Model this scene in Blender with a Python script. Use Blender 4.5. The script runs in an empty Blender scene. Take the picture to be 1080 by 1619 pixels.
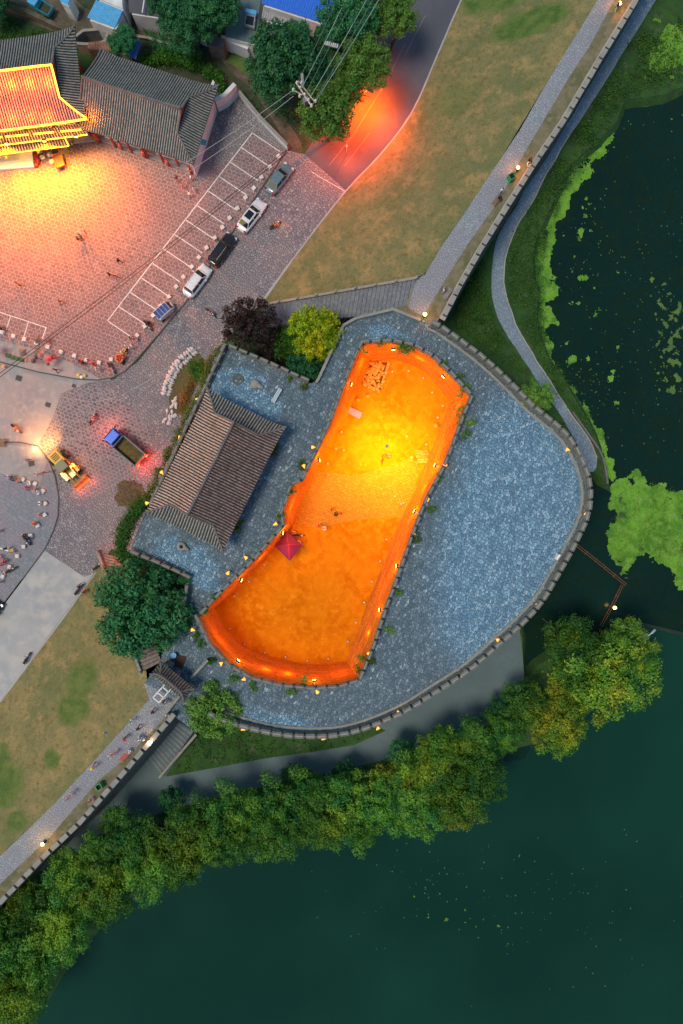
import bpy, bmesh, math, random
from mathutils import Vector, Matrix, noise
from mathutils.geometry import tessellate_polygon
R = math.radians
random.seed(7)
scene = bpy.context.scene
col = scene.collection

# ------------------------------------------------------------------ camera, sky, sun, exposure
CAMH = 97.5
cam_d = bpy.data.cameras.new('camera')
cam = bpy.data.objects.new('camera', cam_d); col.objects.link(cam)
cam.location = (0, 0, CAMH); cam.rotation_euler = (0, 0, 0)
cam_d.sensor_fit = 'VERTICAL'; cam_d.sensor_height = 36; cam_d.lens = 26.02
cam_d.clip_end = 6000; cam_d.clip_start = 1
scene.camera = cam
SUN_EL, SUN_AZ = R(9), R(250)
w = bpy.data.worlds.new('World'); scene.world = w; w.use_nodes = True
nt = w.node_tree; nt.nodes.clear()
o_ = nt.nodes.new('ShaderNodeOutputWorld'); b_ = nt.nodes.new('ShaderNodeBackground')
s_ = nt.nodes.new('ShaderNodeTexSky'); s_.sky_type = 'NISHITA'; s_.sun_disc = False
s_.sun_elevation = SUN_EL; s_.sun_rotation = SUN_AZ; s_.altitude = 60
s_.air_density = 1.2; s_.dust_density = 0.6; s_.ozone_density = 2.5
nt.links.new(s_.outputs[0], b_.inputs[0]); b_.inputs[1].default_value = 0.14
nt.links.new(b_.outputs[0], o_.inputs[0])
sd = bpy.data.lights.new('sun', 'SUN'); sd.energy = 1.35; sd.angle = R(20); sd.color = (1.0, .86, .66)
so = bpy.data.objects.new('sun', sd); col.objects.link(so)
_el = R(69)
_d = Vector((math.sin(SUN_AZ)*math.cos(_el), math.cos(SUN_AZ)*math.cos(_el), math.sin(_el)))
so.rotation_euler = _d.to_track_quat('Z', 'Y').to_euler()
scene.view_settings.view_transform = 'Standard'; scene.view_settings.look = 'None'
scene.view_settings.gamma = 1; scene.view_settings.exposure = 0.96
scene.view_settings.use_curve_mapping = False
scene.render.resolution_x = 683; scene.render.resolution_y = 1024

# ------------------------------------------------------------------ helpers
def P(px, py, z=0.0):
    k = (CAMH - z)/CAMH/12.0
    return Vector(((px-540)*k, -(py-809.5)*k, z))
def PL(pts, z=0.0): return [P(p[0], p[1], p[2] if len(p) > 2 else z) for p in pts]

class MB:
    def __init__(s): s.v = []; s.f = []; s.m = []
    def add(s, vs, fs, mi=0):
        n = len(s.v); s.v += [tuple(v) for v in vs]; s.f += [tuple(i+n for i in f) for f in fs]; s.m += [mi]*len(fs)
    def box(s, c, size, rz=0, mi=0, taper=1.0, ry=0):
        hx, hy, hz = size[0]/2, size[1]/2, size[2]/2
        M = Matrix.Rotation(rz, 4, 'Z') @ Matrix.Rotation(ry, 4, 'Y')
        vs = []
        for z in (-hz, hz):
            t = taper if z > 0 else 1
            for x, y in ((-hx, -hy), (hx, -hy), (hx, hy), (-hx, hy)):
                vs.append(M @ Vector((x*t, y*t, z)) + Vector(c))
        s.add(vs, [(3,2,1,0),(4,5,6,7),(0,1,5,4),(1,2,6,5),(2,3,7,6),(3,0,4,7)], mi)
    def prism(s, poly, z0, z1, mi=0, inset=0):
        n = len(poly); vs = [(p[0], p[1], z0) for p in poly]
        cx = sum(p[0] for p in poly)/n; cy = sum(p[1] for p in poly)/n
        vs += [(p[0]+(cx-p[0])*inset, p[1]+(cy-p[1])*inset, z1) for p in poly]
        a = sum(poly[i][0]*poly[(i+1)%n][1]-poly[(i+1)%n][0]*poly[i][1] for i in range(n))
        if a < 0:
            vs = vs[:n][::-1]+vs[n:][::-1]
        s.add(vs, [tuple(range(n-1, -1, -1)), tuple(range(n, 2*n))]+[(i, (i+1)%n, n+(i+1)%n, n+i) for i in range(n)], mi)
    def tube(s, pts, r, n=6, mi=0, cap=True):
        pts = [Vector(p) for p in pts]; rs = r if isinstance(r, (list, tuple)) else [r]*len(pts)
        vs = []
        for i, p in enumerate(pts):
            d = (pts[min(i+1, len(pts)-1)]-pts[max(i-1, 0)])
            if d.length < 1e-6: d = Vector((0,0,1))
            d.normalize(); up = Vector((0,0,1)) if abs(d.z) < .95 else Vector((1,0,0))
            a = d.cross(up).normalized(); b = a.cross(d)
            for k in range(n):
                t = 2*math.pi*k/n
                vs.append(p+a*math.cos(t)*rs[i]+b*math.sin(t)*rs[i])
        fs = []
        for i in range(len(pts)-1):
            for k in range(n):
                fs.append((i*n+k, i*n+(k+1)%n, (i+1)*n+(k+1)%n, (i+1)*n+k))
        if cap: fs += [tuple(range(n-1, -1, -1)), tuple((len(pts)-1)*n+k for k in range(n))]
        s.add(vs, fs, mi)
    def lathe(s, prof, c=(0,0,0), n=12, mi=0, sx=1, sy=1):
        vs = []; c = Vector(c)
        for r, z in prof:
            for k in range(n):
                t = 2*math.pi*k/n; vs.append(c+Vector((r*math.cos(t)*sx, r*math.sin(t)*sy, z)))
        fs = [(i*n+k, i*n+(k+1)%n, (i+1)*n+(k+1)%n, (i+1)*n+k) for i in range(len(prof)-1) for k in range(n)]
        fs += [tuple(range(n-1, -1, -1)), tuple((len(prof)-1)*n+k for k in range(n))]
        s.add(vs, fs, mi)
    def mesh(s, name, mats, smooth=False):
        me = bpy.data.meshes.new(name); me.from_pydata(s.v, [], s.f)
        if not isinstance(mats, (list, tuple)): mats = [mats]
        for m in mats: me.materials.append(m)
        if len(mats) > 1: me.polygons.foreach_set('material_index', s.m)
        if smooth: me.polygons.foreach_set('use_smooth', [True]*len(me.polygons))
        me.update(); return me
    def build(s, name, mats, parent=None, smooth=False, loc=None):
        return link(name, s.mesh(name, mats, smooth), parent, loc)

def link(name, me, parent=None, loc=None, rz=0):
    o = bpy.data.objects.new(name, me); col.objects.link(o)
    if parent: o.parent = parent
    if loc is not None: o.location = loc
    if rz: o.rotation_euler.z = rz
    return o
def tag(o, label=None, cat=None, group=None, kind=None):
    if label: o['label'] = label
    if cat: o['category'] = cat
    if group: o['group'] = group
    if kind: o['kind'] = kind
    return o
def thing(name, label, cat, loc=(0,0,0), rz=0, group=None):
    o = bpy.data.objects.new(name, None); col.objects.link(o)
    o.empty_display_size = .2; o.location = loc; o.rotation_euler.z = rz
    return tag(o, label, cat, group)
def dup(root, loc, rz=0, label=None, group=None, scale=None):
    def cp(o, par):
        c = o.copy(); col.objects.link(c); c.parent = par
        for ch in o.children: cp(ch, c)
        return c
    r = cp(root, None); r.location = loc; r.rotation_euler.z = rz
    if scale: r.scale = scale if isinstance(scale, (tuple, list)) else (scale,)*3
    if label: r['label'] = label
    if group: r['group'] = group
    return r
def smooth_line(pts, k=4, closed=False):
    pts = [Vector(p) for p in pts]; n = len(pts); out = []
    rng = range(n if closed else n-1)
    for i in rng:
        g = (lambda j: pts[j % n]) if closed else (lambda j: pts[max(0, min(n-1, j))])
        p0, p1, p2, p3 = g(i-1), g(i), g(i+1), g(i+2)
        for s in range(k):
            t = s/k
            out.append(.5*((2*p1)+(p2-p0)*t+(2*p0-5*p1+4*p2-p3)*t*t+(3*p1-p0-3*p2+p3)*t**3))
    if not closed: out.append(pts[-1])
    return out
def normals(pts, closed=False):
    n = len(pts); out = []
    for i in range(n):
        a = pts[(i-1) % n] if closed or i > 0 else pts[i]
        b = pts[(i+1) % n] if closed or i < n-1 else pts[i]
        d1 = Vector((pts[i][0]-a[0], pts[i][1]-a[1])); d2 = Vector((b[0]-pts[i][0], b[1]-pts[i][1]))
        d1 = d1.normalized() if d1.length > 1e-6 else d2.normalized()
        d2 = d2.normalized() if d2.length > 1e-6 else d1
        n1 = Vector((-d1.y, d1.x)); n2 = Vector((-d2.y, d2.x)); m = (n1+n2)
        m = m.normalized() if m.length > 1e-6 else n1
        s = 1/max(.5, m.dot(n1)); out.append(m*s)
    return out
def sweep(mb, pts, prof, closed=False, mi=0):
    """prof = (offset to the left, z above pts.z)"""
    N = normals(pts, closed); vs = []; m = len(prof)
    for p, nn in zip(pts, N):
        for o, z in prof: vs.append((p[0]+nn.x*o, p[1]+nn.y*o, p[2]+z))
    L = len(pts); fs = []
    for i in range(L if closed else L-1):
        j = (i+1) % L
        for k in range(m-1): fs.append((i*m+k, j*m+k, j*m+k+1, i*m+k+1))
    mb.add(vs, fs, mi)
def offset(pts, d, closed=False):
    return [Vector((p[0]+n.x*d, p[1]+n.y*d, p[2])) for p, n in zip(pts, normals(pts, closed))]
def fill(mb, loops, mi=0):
    loops = [[Vector(p) for p in l] for l in loops]
    flat = [[Vector((p.x, p.y, 0)) for p in l] for l in loops]
    tris = tessellate_polygon(flat); allp = [p for l in loops for p in l]; fs = []
    for t in tris:
        a, b, c = (allp[i] for i in t)
        cr = (b.x-a.x)*(c.y-a.y)-(b.y-a.y)*(c.x-a.x)
        if abs(cr) < 1e-9: continue
        fs.append(tuple(t) if cr > 0 else tuple(reversed(t)))
    mb.add(allp, fs, mi)
def sheet(name, pts, m, z=None, kind='structure', parent=None):
    mb = MB(); pts = PL(pts, z) if z is not None else pts
    fill(mb, [pts]); o = mb.build(name, m, parent)
    if kind: o['kind'] = kind
    return o
def along(pts, pitch, start=0.0, closed=False):
    pts = [Vector(p) for p in pts]
    if closed: pts = pts+[pts[0]]
    out = []; acc = start
    for a, b in zip(pts, pts[1:]):
        d = b-a; L = d.length
        while acc <= L:
            out.append((a+d*(acc/L), math.atan2(d.y, d.x))); acc += pitch
        acc -= L
    return out

# ------------------------------------------------------------------ materials
_mc = {}
def newmat(name):
    m = bpy.data.materials.new(name); m.use_nodes = True; nt = m.node_tree
    b = nt.nodes['Principled BSDF']; return m, nt, b
def nd(nt, t, **kw):
    n = nt.nodes.new(t)
    for k, v in kw.items():
        if k in n.inputs: n.inputs[k].default_value = v
        else: setattr(n, k, v)
    return n
def mixc(nt, f, a, b, mode='MIX'):
    n = nt.nodes.new('ShaderNodeMix'); n.data_type = 'RGBA'; n.blend_type = mode
    for sock, v in ((n.inputs[0], f), (n.inputs[6], a), (n.inputs[7], b)):
        if isinstance(v, (int, float)): sock.default_value = v
        elif isinstance(v, tuple): sock.default_value = (*v, 1)
        else: nt.links.new(v, sock)
    return n.outputs[2]
def ramp(nt, src, lo, hi, a=0., b=1.):
    n = nt.nodes.new('ShaderNodeMapRange'); n.inputs[1].default_value = lo; n.inputs[2].default_value = hi
    n.inputs[3].default_value = a; n.inputs[4].default_value = b; nt.links.new(src, n.inputs[0]); return n.outputs[0]
def coords(nt, obj=False, rot=0, scale=(1,1,1), warp=0, wscale=1.5):
    if obj:
        t = nt.nodes.new('ShaderNodeTexCoord').outputs['Object']
    else: t = nt.nodes.new('ShaderNodeNewGeometry').outputs['Position']
    if warp:
        nz = nd(nt, 'ShaderNodeTexNoise', Scale=wscale, Detail=2.0); nt.links.new(t, nz.inputs['Vector'])
        vm = nt.nodes.new('ShaderNodeVectorMath'); vm.operation = 'MULTIPLY_ADD'
        nt.links.new(nz.outputs['Color'], vm.inputs[0]); vm.inputs[1].default_value = (warp,)*3; nt.links.new(t, vm.inputs[2]); t = vm.outputs[0]
    if rot:
        mr = nt.nodes.new('ShaderNodeMapping'); mr.inputs['Rotation'].default_value = (0, 0, rot); nt.links.new(t, mr.inputs[0]); t = mr.outputs[0]
    mp = nt.nodes.new('ShaderNodeMapping'); mp.inputs['Scale'].default_value = scale
    nt.links.new(t, mp.inputs[0]); return mp.outputs[0]
def noisef(nt, v, scale, detail=3, rough=.55):
    n = nd(nt, 'ShaderNodeTexNoise', Scale=scale, Detail=float(detail), Roughness=rough); nt.links.new(v, n.inputs['Vector']); return n.outputs['Fac']
def bump(nt, b, src, strength=.4, dist=.05):
    n = nd(nt, 'ShaderNodeBump', Strength=strength, Distance=dist); nt.links.new(src, n.inputs['Height']); nt.links.new(n.outputs[0], b.inputs['Normal'])
def natural(name, a, b2, c=None, s1=.15, s2=3., s3=14., rough=.9, bs=.5, bd=.08, obj=False, d=None, grain=.35, spec=.25):
    """mottled natural surface: a/b large patches, c medium patches, d sparse spots, fine grain"""
    m, nt, b = newmat(name); v = coords(nt, obj)
    f = ramp(nt, noisef(nt, v, s1, 5, .6), .4, .6); cc = mixc(nt, f, a, b2)
    if c: cc = mixc(nt, ramp(nt, noisef(nt, v, s2, 4), .45, .65), cc, c)
    if d: cc = mixc(nt, ramp(nt, noisef(nt, v, s2*.37+.1, 5, .7), .6, .66), cc, d)
    g = noisef(nt, v, s3, 4, .7)
    gr = ramp(nt, g, .3, .7, 1-grain, 1+grain)
    k = nt.nodes.new('ShaderNodeVectorMath'); k.operation = 'SCALE'; nt.links.new(cc, k.inputs[0]); nt.links.new(gr, k.inputs['Scale'])
    nt.links.new(k.outputs[0], b.inputs['Base Color']); b.inputs['Roughness'].default_value = rough
    b.inputs['Specular IOR Level'].default_value = spec
    bump(nt, b, g, bs, bd); return m
def plain(name, c, rough=.5, metal=0, emit=None, es=0, var=.12, coat=0, obj=True):
    m, nt, b = newmat(name)
    if var:
        v = coords(nt, obj); g = noisef(nt, v, 3.5, 4, .65)
        gr = ramp(nt, g, .3, .7, 1-var, 1+var)
        k = nt.nodes.new('ShaderNodeVectorMath'); k.operation = 'SCALE'; k.inputs[0].default_value = c; nt.links.new(gr, k.inputs['Scale'])
        nt.links.new(k.outputs[0], b.inputs['Base Color'])
        nt.links.new(ramp(nt, g, .3, .7, max(0, rough-.08), min(1, rough+.1)), b.inputs['Roughness'])
    else:
        b.inputs['Base Color'].default_value = (*c, 1); b.inputs['Roughness'].default_value = rough
    b.inputs['Metallic'].default_value = metal; b.inputs['Coat Weight'].default_value = coat
    if emit: b.inputs['Emission Color'].default_value = (*emit, 1); b.inputs['Emission Strength'].default_value = es
    return m
def pavers(name, cols, joint, cell=(.5, .35), rot=0, kind='voronoi', jw=.06, warp=.25, bright=None, patch=None, rough=.75, pscale=.08, seed=0, newer=None):
    m, nt, b = newmat(name)
    v = coords(nt, False, rot, (1/cell[0], 1/cell[1], 1), warp, 1.2)
    if kind == 'voronoi':
        n1 = nd(nt, 'ShaderNodeTexVoronoi', Scale=1.0, Randomness=.85); n1.feature = 'F1'; n1.voronoi_dimensions = '2D'; nt.links.new(v, n1.inputs['Vector'])
        n2 = nd(nt, 'ShaderNodeTexVoronoi', Scale=1.0, Randomness=.85); n2.feature = 'DISTANCE_TO_EDGE'; n2.voronoi_dimensions = '2D'; nt.links.new(v, n2.inputs['Vector'])
        sep = nt.nodes.new('ShaderNodeSeparateColor'); nt.links.new(n1.outputs['Color'], sep.inputs[0]); rnd = sep.outputs[0]; rnd2 = sep.outputs[1]
        edge = ramp(nt, n2.outputs['Distance'], jw*.4, jw*1.6)
    else:
        br = nt.nodes.new('ShaderNodeTexBrick'); nt.links.new(v, br.inputs['Vector'])
        br.inputs['Scale'].default_value = 1.0; br.inputs['Brick Width'].default_value = 1.0; br.inputs['Row Height'].default_value = 1.0
        br.inputs['Mortar Size'].default_value = jw; br.inputs['Mortar Smooth'].default_value = .4
        br.inputs['Color1'].default_value = (0,0,0,1); br.inputs['Color2'].default_value = (1,1,1,1); br.inputs['Mortar'].default_value = (.5,.5,.5,1)
        sep = nt.nodes.new('ShaderNodeSeparateColor'); nt.links.new(br.outputs['Color'], sep.inputs[0]); rnd = sep.outputs[0]
        rnd2 = ramp(nt, noisef(nt, v, .9, 1), .35, .65)
        edge = ramp(nt, br.outputs['Fac'], 0, 1, 1, 0)
    c = mixc(nt, rnd, cols[0], cols[1])
    c = mixc(nt, ramp(nt, rnd2, .6, .9), c, cols[2])
    if newer:   # areas relaid with newer, bluer slate
        c2 = mixc(nt, rnd, newer[0][0], newer[0][1]); c2 = mixc(nt, ramp(nt, rnd2, .6, .9), c2, newer[0][2]); tot = None
        for (x, y, rx, ry, a) in newer[1]:
            mp = nt.nodes.new('ShaderNodeMapping'); mp.vector_type = 'TEXTURE'; mp.inputs['Location'].default_value = (x, y, 0); mp.inputs['Rotation'].default_value = (0,0,R(a)); mp.inputs['Scale'].default_value = (rx, ry, 1e5)
            nt.links.new(coords(nt, False, 0, (1,1,1), 4.0, .35), mp.inputs[0])
            l = nt.nodes.new('ShaderNodeVectorMath'); l.operation = 'LENGTH'; nt.links.new(mp.outputs[0], l.inputs[0]); q = ramp(nt, l.outputs['Value'], .85, 1.12, 1, 0)
            if tot is None: tot = q
            else:
                mx = nt.nodes.new('ShaderNodeMath'); mx.operation = 'MAXIMUM'; nt.links.new(tot, mx.inputs[0]); nt.links.new(q, mx.inputs[1]); tot = mx.outputs[0]
        c = mixc(nt, tot, c, c2)
    if bright: c = mixc(nt, ramp(nt, rnd2, .97, .99), c, bright)
    pos = coords(nt)
    if patch: c = mixc(nt, ramp(nt, noisef(nt, pos, pscale, 5, .6), .42, .62), c, mixc(nt, .75, c, patch))
    g = noisef(nt, pos, 7, 4, .7)
    c = mixc(nt, edge, joint, c)
    k = nt.nodes.new('ShaderNodeVectorMath'); k.operation = 'SCALE'; nt.links.new(c, k.inputs[0])
    nt.links.new(ramp(nt, g, .3, .7, .75, 1.25), k.inputs['Scale'])
    nt.links.new(k.outputs[0], b.inputs['Base Color']); b.inputs['Roughness'].default_value = rough
    h = nt.nodes.new('ShaderNodeMath'); h.operation = 'MULTIPLY_ADD'; nt.links.new(rnd, h.inputs[0]); h.inputs[1].default_value = .5; nt.links.new(edge, h.inputs[2])
    bump(nt, b, h.outputs[0], .6, .04)
    b.inputs['Specular IOR Level'].default_value = .3
    return m
def leafmat(name, a, b2, sc=.45, tr=.25, yel=None, gl=.5):
    m, nt, b = newmat(name); v = coords(nt)
    oi = nt.nodes.new('ShaderNodeObjectInfo')
    f = ramp(nt, noisef(nt, v, sc, 3), .35, .65); c = mixc(nt, f, a, b2)
    if yel: c = mixc(nt, ramp(nt, noisef(nt, v, sc*.35, 3), .52, .7), c, yel)
    g = noisef(nt, v, 4.5, 2)
    k = nt.nodes.new('ShaderNodeVectorMath'); k.operation = 'SCALE'; nt.links.new(c, k.inputs[0])
    mm = nt.nodes.new('ShaderNodeMath'); mm.operation = 'MULTIPLY'; nt.links.new(ramp(nt, g, .3, .7, .5, 1.5), mm.inputs[0]); nt.links.new(ramp(nt, oi.outputs['Random'], 0, 1, .7, 1.45), mm.inputs[1])
    nt.links.new(mm.outputs[0], k.inputs['Scale'])
    nt.links.new(k.outputs[0], b.inputs['Base Color']); b.inputs['Roughness'].default_value = gl
    b.inputs['Specular IOR Level'].default_value = .2
    t = nt.nodes.new('ShaderNodeBsdfTranslucent'); nt.links.new(k.outputs[0], t.inputs[0])
    mx = nt.nodes.new('ShaderNodeMixShader'); mx.inputs[0].default_value = tr
    nt.links.new(b.outputs[0], mx.inputs[1]); nt.links.new(t.outputs[0], mx.inputs[2])
    nt.links.new(mx.outputs[0], nt.nodes['Material Output'].inputs[0]); return m
def emis(name, c, s):
    m, nt, b = newmat(name); b.inputs['Base Color'].default_value = (*[min(1, x) for x in c], 1)
    b.inputs['Emission Color'].default_value = (*c, 1); b.inputs['Emission Strength'].default_value = s; return m

GR = R(-37)   # paving course direction in the lane
M_slate = pavers('slate_paving', ((.075,.115,.15), (.125,.18,.225), (.185,.25,.30)), (.04,.065,.085), (.46,.25), R(-60), jw=.075, warp=.28, bright=(.34,.42,.48),
   newer=(((.085,.175,.28), (.16,.30,.425), (.25,.41,.54)), [(27,0,12.5,22,-16), (-7,-28,9.5,5.5,0), (-17.5,-4.5,4.5,3,-25), (-11,16,5.5,3.5,-25), (9,20,3,5,30)]))
M_slateb = M_slate
M_plaza = pavers('plaza_paving', ((.16,.11,.12), (.225,.155,.16), (.27,.185,.185)), (.40,.30,.29), (.66,.46), R(19), 'brick', jw=.07, warp=.6, patch=(.19,.125,.135))
M_lane = pavers('lane_cobbles', ((.15,.14,.17), (.26,.235,.26), (.33,.30,.31)), (.09,.085,.10), (.42,.26), R(-50), jw=.09, bright=(.36,.34,.35), patch=(.27,.235,.24))
M_lane2 = pavers('lane_block_paving', ((.085,.08,.10), (.16,.145,.165), (.24,.21,.22)), (.27,.24,.25), (.62,.42), R(21), 'brick', jw=.13, warp=.35, patch=(.18,.16,.17))
M_rplaza = pavers('round_plaza_paving', ((.17,.185,.22), (.20,.22,.25), (.23,.23,.26)), (.15,.165,.19), (.9,.5), R(35), 'brick', jw=.03, warp=.1, patch=(.24,.2,.24), pscale=.25)
M_conc = natural('concrete_paving', (.30,.28,.28), (.24,.23,.25), (.33,.31,.30), .3, 1.2, 20, .85, .2, .02, grain=.12)
M_concroad = natural('concrete_road', (.36,.36,.36), (.30,.31,.33), (.42,.40,.38), .12, .5, 18, .85, .2, .02, grain=.1)
M_asph = natural('asphalt', (.075,.08,.10), (.09,.095,.115), None, .2, 2, 30, .8, .3, .01, grain=.2)
M_walk = pavers('walkway_paving', ((.20,.23,.27), (.27,.30,.34), (.31,.33,.36)), (.14,.165,.19), (.38,.24), R(-57), jw=.08, patch=(.28,.25,.28), pscale=.12)
M_lowpath = pavers('lower_path_paving', ((.17,.23,.30), (.23,.30,.38), (.27,.34,.42)), (.12,.17,.22), (.5,.3), R(-60), jw=.07, patch=(.17,.21,.25))
M_terr = natural('terrace_stone', (.085,.13,.145), (.105,.155,.17), (.095,.135,.145), .15, 1.2, 16, .8, .25, .02, grain=.15)
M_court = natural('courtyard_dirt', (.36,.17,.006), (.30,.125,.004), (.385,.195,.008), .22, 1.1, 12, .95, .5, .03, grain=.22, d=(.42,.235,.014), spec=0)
M_grass = natural('dry_grass_slope', (.235,.19,.085), (.165,.16,.07), (.28,.22,.11), .09, .8, 11, .95, .7, .08, grain=.3, d=(.20,.16,.065))
M_green = natural('green_grass', (.065,.13,.03), (.10,.16,.045), (.08,.12,.03), .3, 1.2, 12, .95, .7, .08, grain=.35)
M_bank = natural('bank_grass', (.024,.075,.018), (.04,.105,.022), (.03,.06,.022), .12, 1.0, 9, .95, .7, .1, grain=.45, d=(.085,.10,.06))
M_soil = natural('bare_soil', (.10,.085,.06), (.07,.065,.045), (.13,.11,.085), .15, 1.0, 10, .95, .5, .06, grain=.3)
M_verge = natural('dirt_verge', (.17,.15,.095), (.11,.115,.06), (.2,.175,.12), .4, 1.5, 12, .95, .5, .05, grain=.3)
M_garden = natural('garden_soil', (.045,.055,.03), (.03,.05,.02), (.06,.06,.045), .25, 1.3, 9, .95, .7, .08, grain=.4, d=(.09,.085,.07))
M_brick = pavers('grey_brick', ((.13,.12,.11), (.2,.18,.16), (.26,.23,.2)), (.3,.28,.25), (.5,.5), R(20), jw=.05, warp=.1)
def coursed(name, a, b2, c):
    """coursed masonry: recessed darker joints every 0.32 m of height, broken by vertical joints"""
    m, nt, b = newmat(name); v = coords(nt)
    sp = nt.nodes.new('ShaderNodeSeparateXYZ'); nt.links.new(v, sp.inputs[0])
    ad = nt.nodes.new('ShaderNodeMath'); ad.operation = 'ADD'; nt.links.new(sp.outputs[0], ad.inputs[0]); nt.links.new(sp.outputs[1], ad.inputs[1])
    cb = nt.nodes.new('ShaderNodeCombineXYZ'); nt.links.new(ad.outputs[0], cb.inputs[0]); nt.links.new(sp.outputs[2], cb.inputs[1])
    br = nt.nodes.new('ShaderNodeTexBrick'); nt.links.new(cb.outputs[0], br.inputs['Vector']); br.inputs['Scale'].default_value = 1
    br.inputs['Brick Width'].default_value = 2.6; br.inputs['Row Height'].default_value = .6; br.inputs['Mortar Size'].default_value = .035; br.inputs['Mortar Smooth'].default_value = .3
    br.inputs['Color1'].default_value = (*a, 1); br.inputs['Color2'].default_value = (*b2, 1); br.inputs['Mortar'].default_value = (*c, 1)
    g = noisef(nt, v, 5, 4, .7); k = nt.nodes.new('ShaderNodeVectorMath'); k.operation = 'SCALE'; nt.links.new(br.outputs['Color'], k.inputs[0]); nt.links.new(ramp(nt, g, .3, .7, .65, 1.35), k.inputs['Scale'])
    nt.links.new(k.outputs[0], b.inputs['Base Color']); b.inputs['Roughness'].default_value = .95; b.inputs['Specular IOR Level'].default_value = 0
    bump(nt, b, g, .8, .1); return m
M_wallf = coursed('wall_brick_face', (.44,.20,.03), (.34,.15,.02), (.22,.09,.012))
M_wallo = natural('wall_outer_stone', (.12,.125,.125), (.09,.095,.095), (.16,.16,.15), .3, 1.6, 8, .9, .9, .1, grain=.35)
M_merlon = natural('merlon_stone', (.13,.13,.12), (.17,.17,.155), (.10,.105,.095), .5, 2.0, 12, .85, .4, .03, grain=.25)
M_cap = natural('cap_stone', (.25,.245,.225), (.20,.20,.185), (.28,.27,.25), .5, 2.0, 12, .85, .3, .02, grain=.2)
M_kerb = natural('kerb_stone', (.36,.36,.36), (.3,.3,.31), None, .5, 2, 14, .8, .2, .02, grain=.15)
M_dkerb = plain('kerb_dark', (.07,.065,.065), .85)
M_white = plain('white_paint', (.72,.72,.72), .6, var=.1)
M_line = plain('road_marking', (.62,.62,.60), .6, var=.22, obj=False)
M_whites = natural('white_stone', (.66,.64,.62), (.56,.54,.52), None, 1.2, 2, 12, .8, .2, .01, grain=.1)
M_trunk = natural('bark', (.09,.07,.05), (.06,.05,.035), None, 2, 3, 12, .9, .8, .04)
M_tile = natural('roof_tile_trough', (.055,.038,.034), (.034,.025,.024), None, .6, 2, 12, .8, .3, .02, grain=.35)
M_rib = natural('roof_tile_rib', (.36,.29,.26), (.26,.20,.18), (.46,.38,.33), .5, 3.5, 9, .8, .4, .02, grain=.4)
M_rib2 = natural('roof_tile_rib_green', (.21,.23,.225), (.15,.175,.17), (.28,.28,.26), .5, 3.0, 9, .75, .4, .02, grain=.4)
M_rib3 = natural('roof_tile_rib_dark', (.10,.11,.105), (.07,.08,.08), (.18,.18,.16), .5, 3.0, 9, .75, .4, .02, grain=.4)
M_ridge = natural('ridge_tile', (.14,.135,.135), (.1,.1,.1), None, 1, 3, 10, .8, .3, .02)
M_plaster = natural('white_plaster', (.62,.64,.66), (.52,.54,.56), None, .6, 2, 8, .85, .15, .01, grain=.08)
M_redwood = plain('red_painted_wood', (.28,.03,.03), .5)
M_wood = plain('weathered_wood', (.2,.12,.07), .8, var=.3)
M_blue = plain('blue_sheet', (.02,.13,.62), .45, var=.15)
M_lblue = plain('light_blue_sheet', (.07,.33,.62), .5, var=.2)
M_grey = plain('grey_metal', (.26,.28,.3), .45, .3)
M_steel = plain('galvanised_steel', (.45,.48,.5), .4, .6)
M_black = plain('black_rubber', (.015,.015,.016), .8, var=.1)
M_glass = plain('dark_glass', (.012,.016,.02), .08, var=0)
M_dark = plain('dark_void', (.01,.01,.012), .9, var=0)
L_willow = leafmat('willow_leaf', (.03,.15,.035), (.13,.29,.035), .5, .38, (.24,.36,.03))
L_willow2 = leafmat('willow_leaf_yellow', (.06,.21,.03), (.22,.34,.03), .5, .38, (.40,.40,.03))
L_dark = leafmat('broad_leaf_dark', (.025,.14,.06), (.045,.19,.06), .5, .2)
L_mid = leafmat('broad_leaf_green', (.08,.20,.035), (.13,.24,.04), .6, .25)
L_lime = leafmat('lime_leaf', (.24,.31,.008), (.15,.26,.01), .8, .25, (.36,.32,.008))
L_purple = leafmat('purple_leaf', (.022,.016,.016), (.035,.022,.02), .8, .1)
L_fern = leafmat('bright_shrub_leaf', (.035,.15,.015), (.06,.17,.02), .9, .25)
L_hedge = leafmat('hedge_leaf', (.07,.12,.015), (.11,.13,.018), .7, .2)
L_vine = leafmat('ground_cover_leaf', (.03,.10,.018), (.06,.15,.025), .5, .2)
M_algae = natural('floating_algae', (.14,.34,.03), (.07,.20,.02), (.17,.33,.05), .3, .9, 7, .9, .9, .12, grain=.45, d=(.045,.10,.025))
M_algae2 = natural('algae_specks', (.10,.17,.03), (.07,.13,.04), None, .3, 1, 9, .9, .3, .02)
def watermat():
    m, nt, b = newmat('lake_water'); v = coords(nt)
    f = ramp(nt, noisef(nt, v, .03, 3), .4, .62)
    nt.links.new(mixc(nt, f, (.004,.029,.019), (.006,.040,.026)), b.inputs['Base Color'])
    b.inputs['Roughness'].default_value = .12; b.inputs['Specular IOR Level'].default_value = .2
    bump(nt, b, noisef(nt, v, 1.3, 6, .7), .5, .06); return m
M_water = watermat()
M_pond = natural('pond_water', (.004,.019,.015), (.005,.023,.018), (.007,.021,.012), .08, .5, 3, .14, .3, .04, grain=.15, spec=.15)
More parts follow.
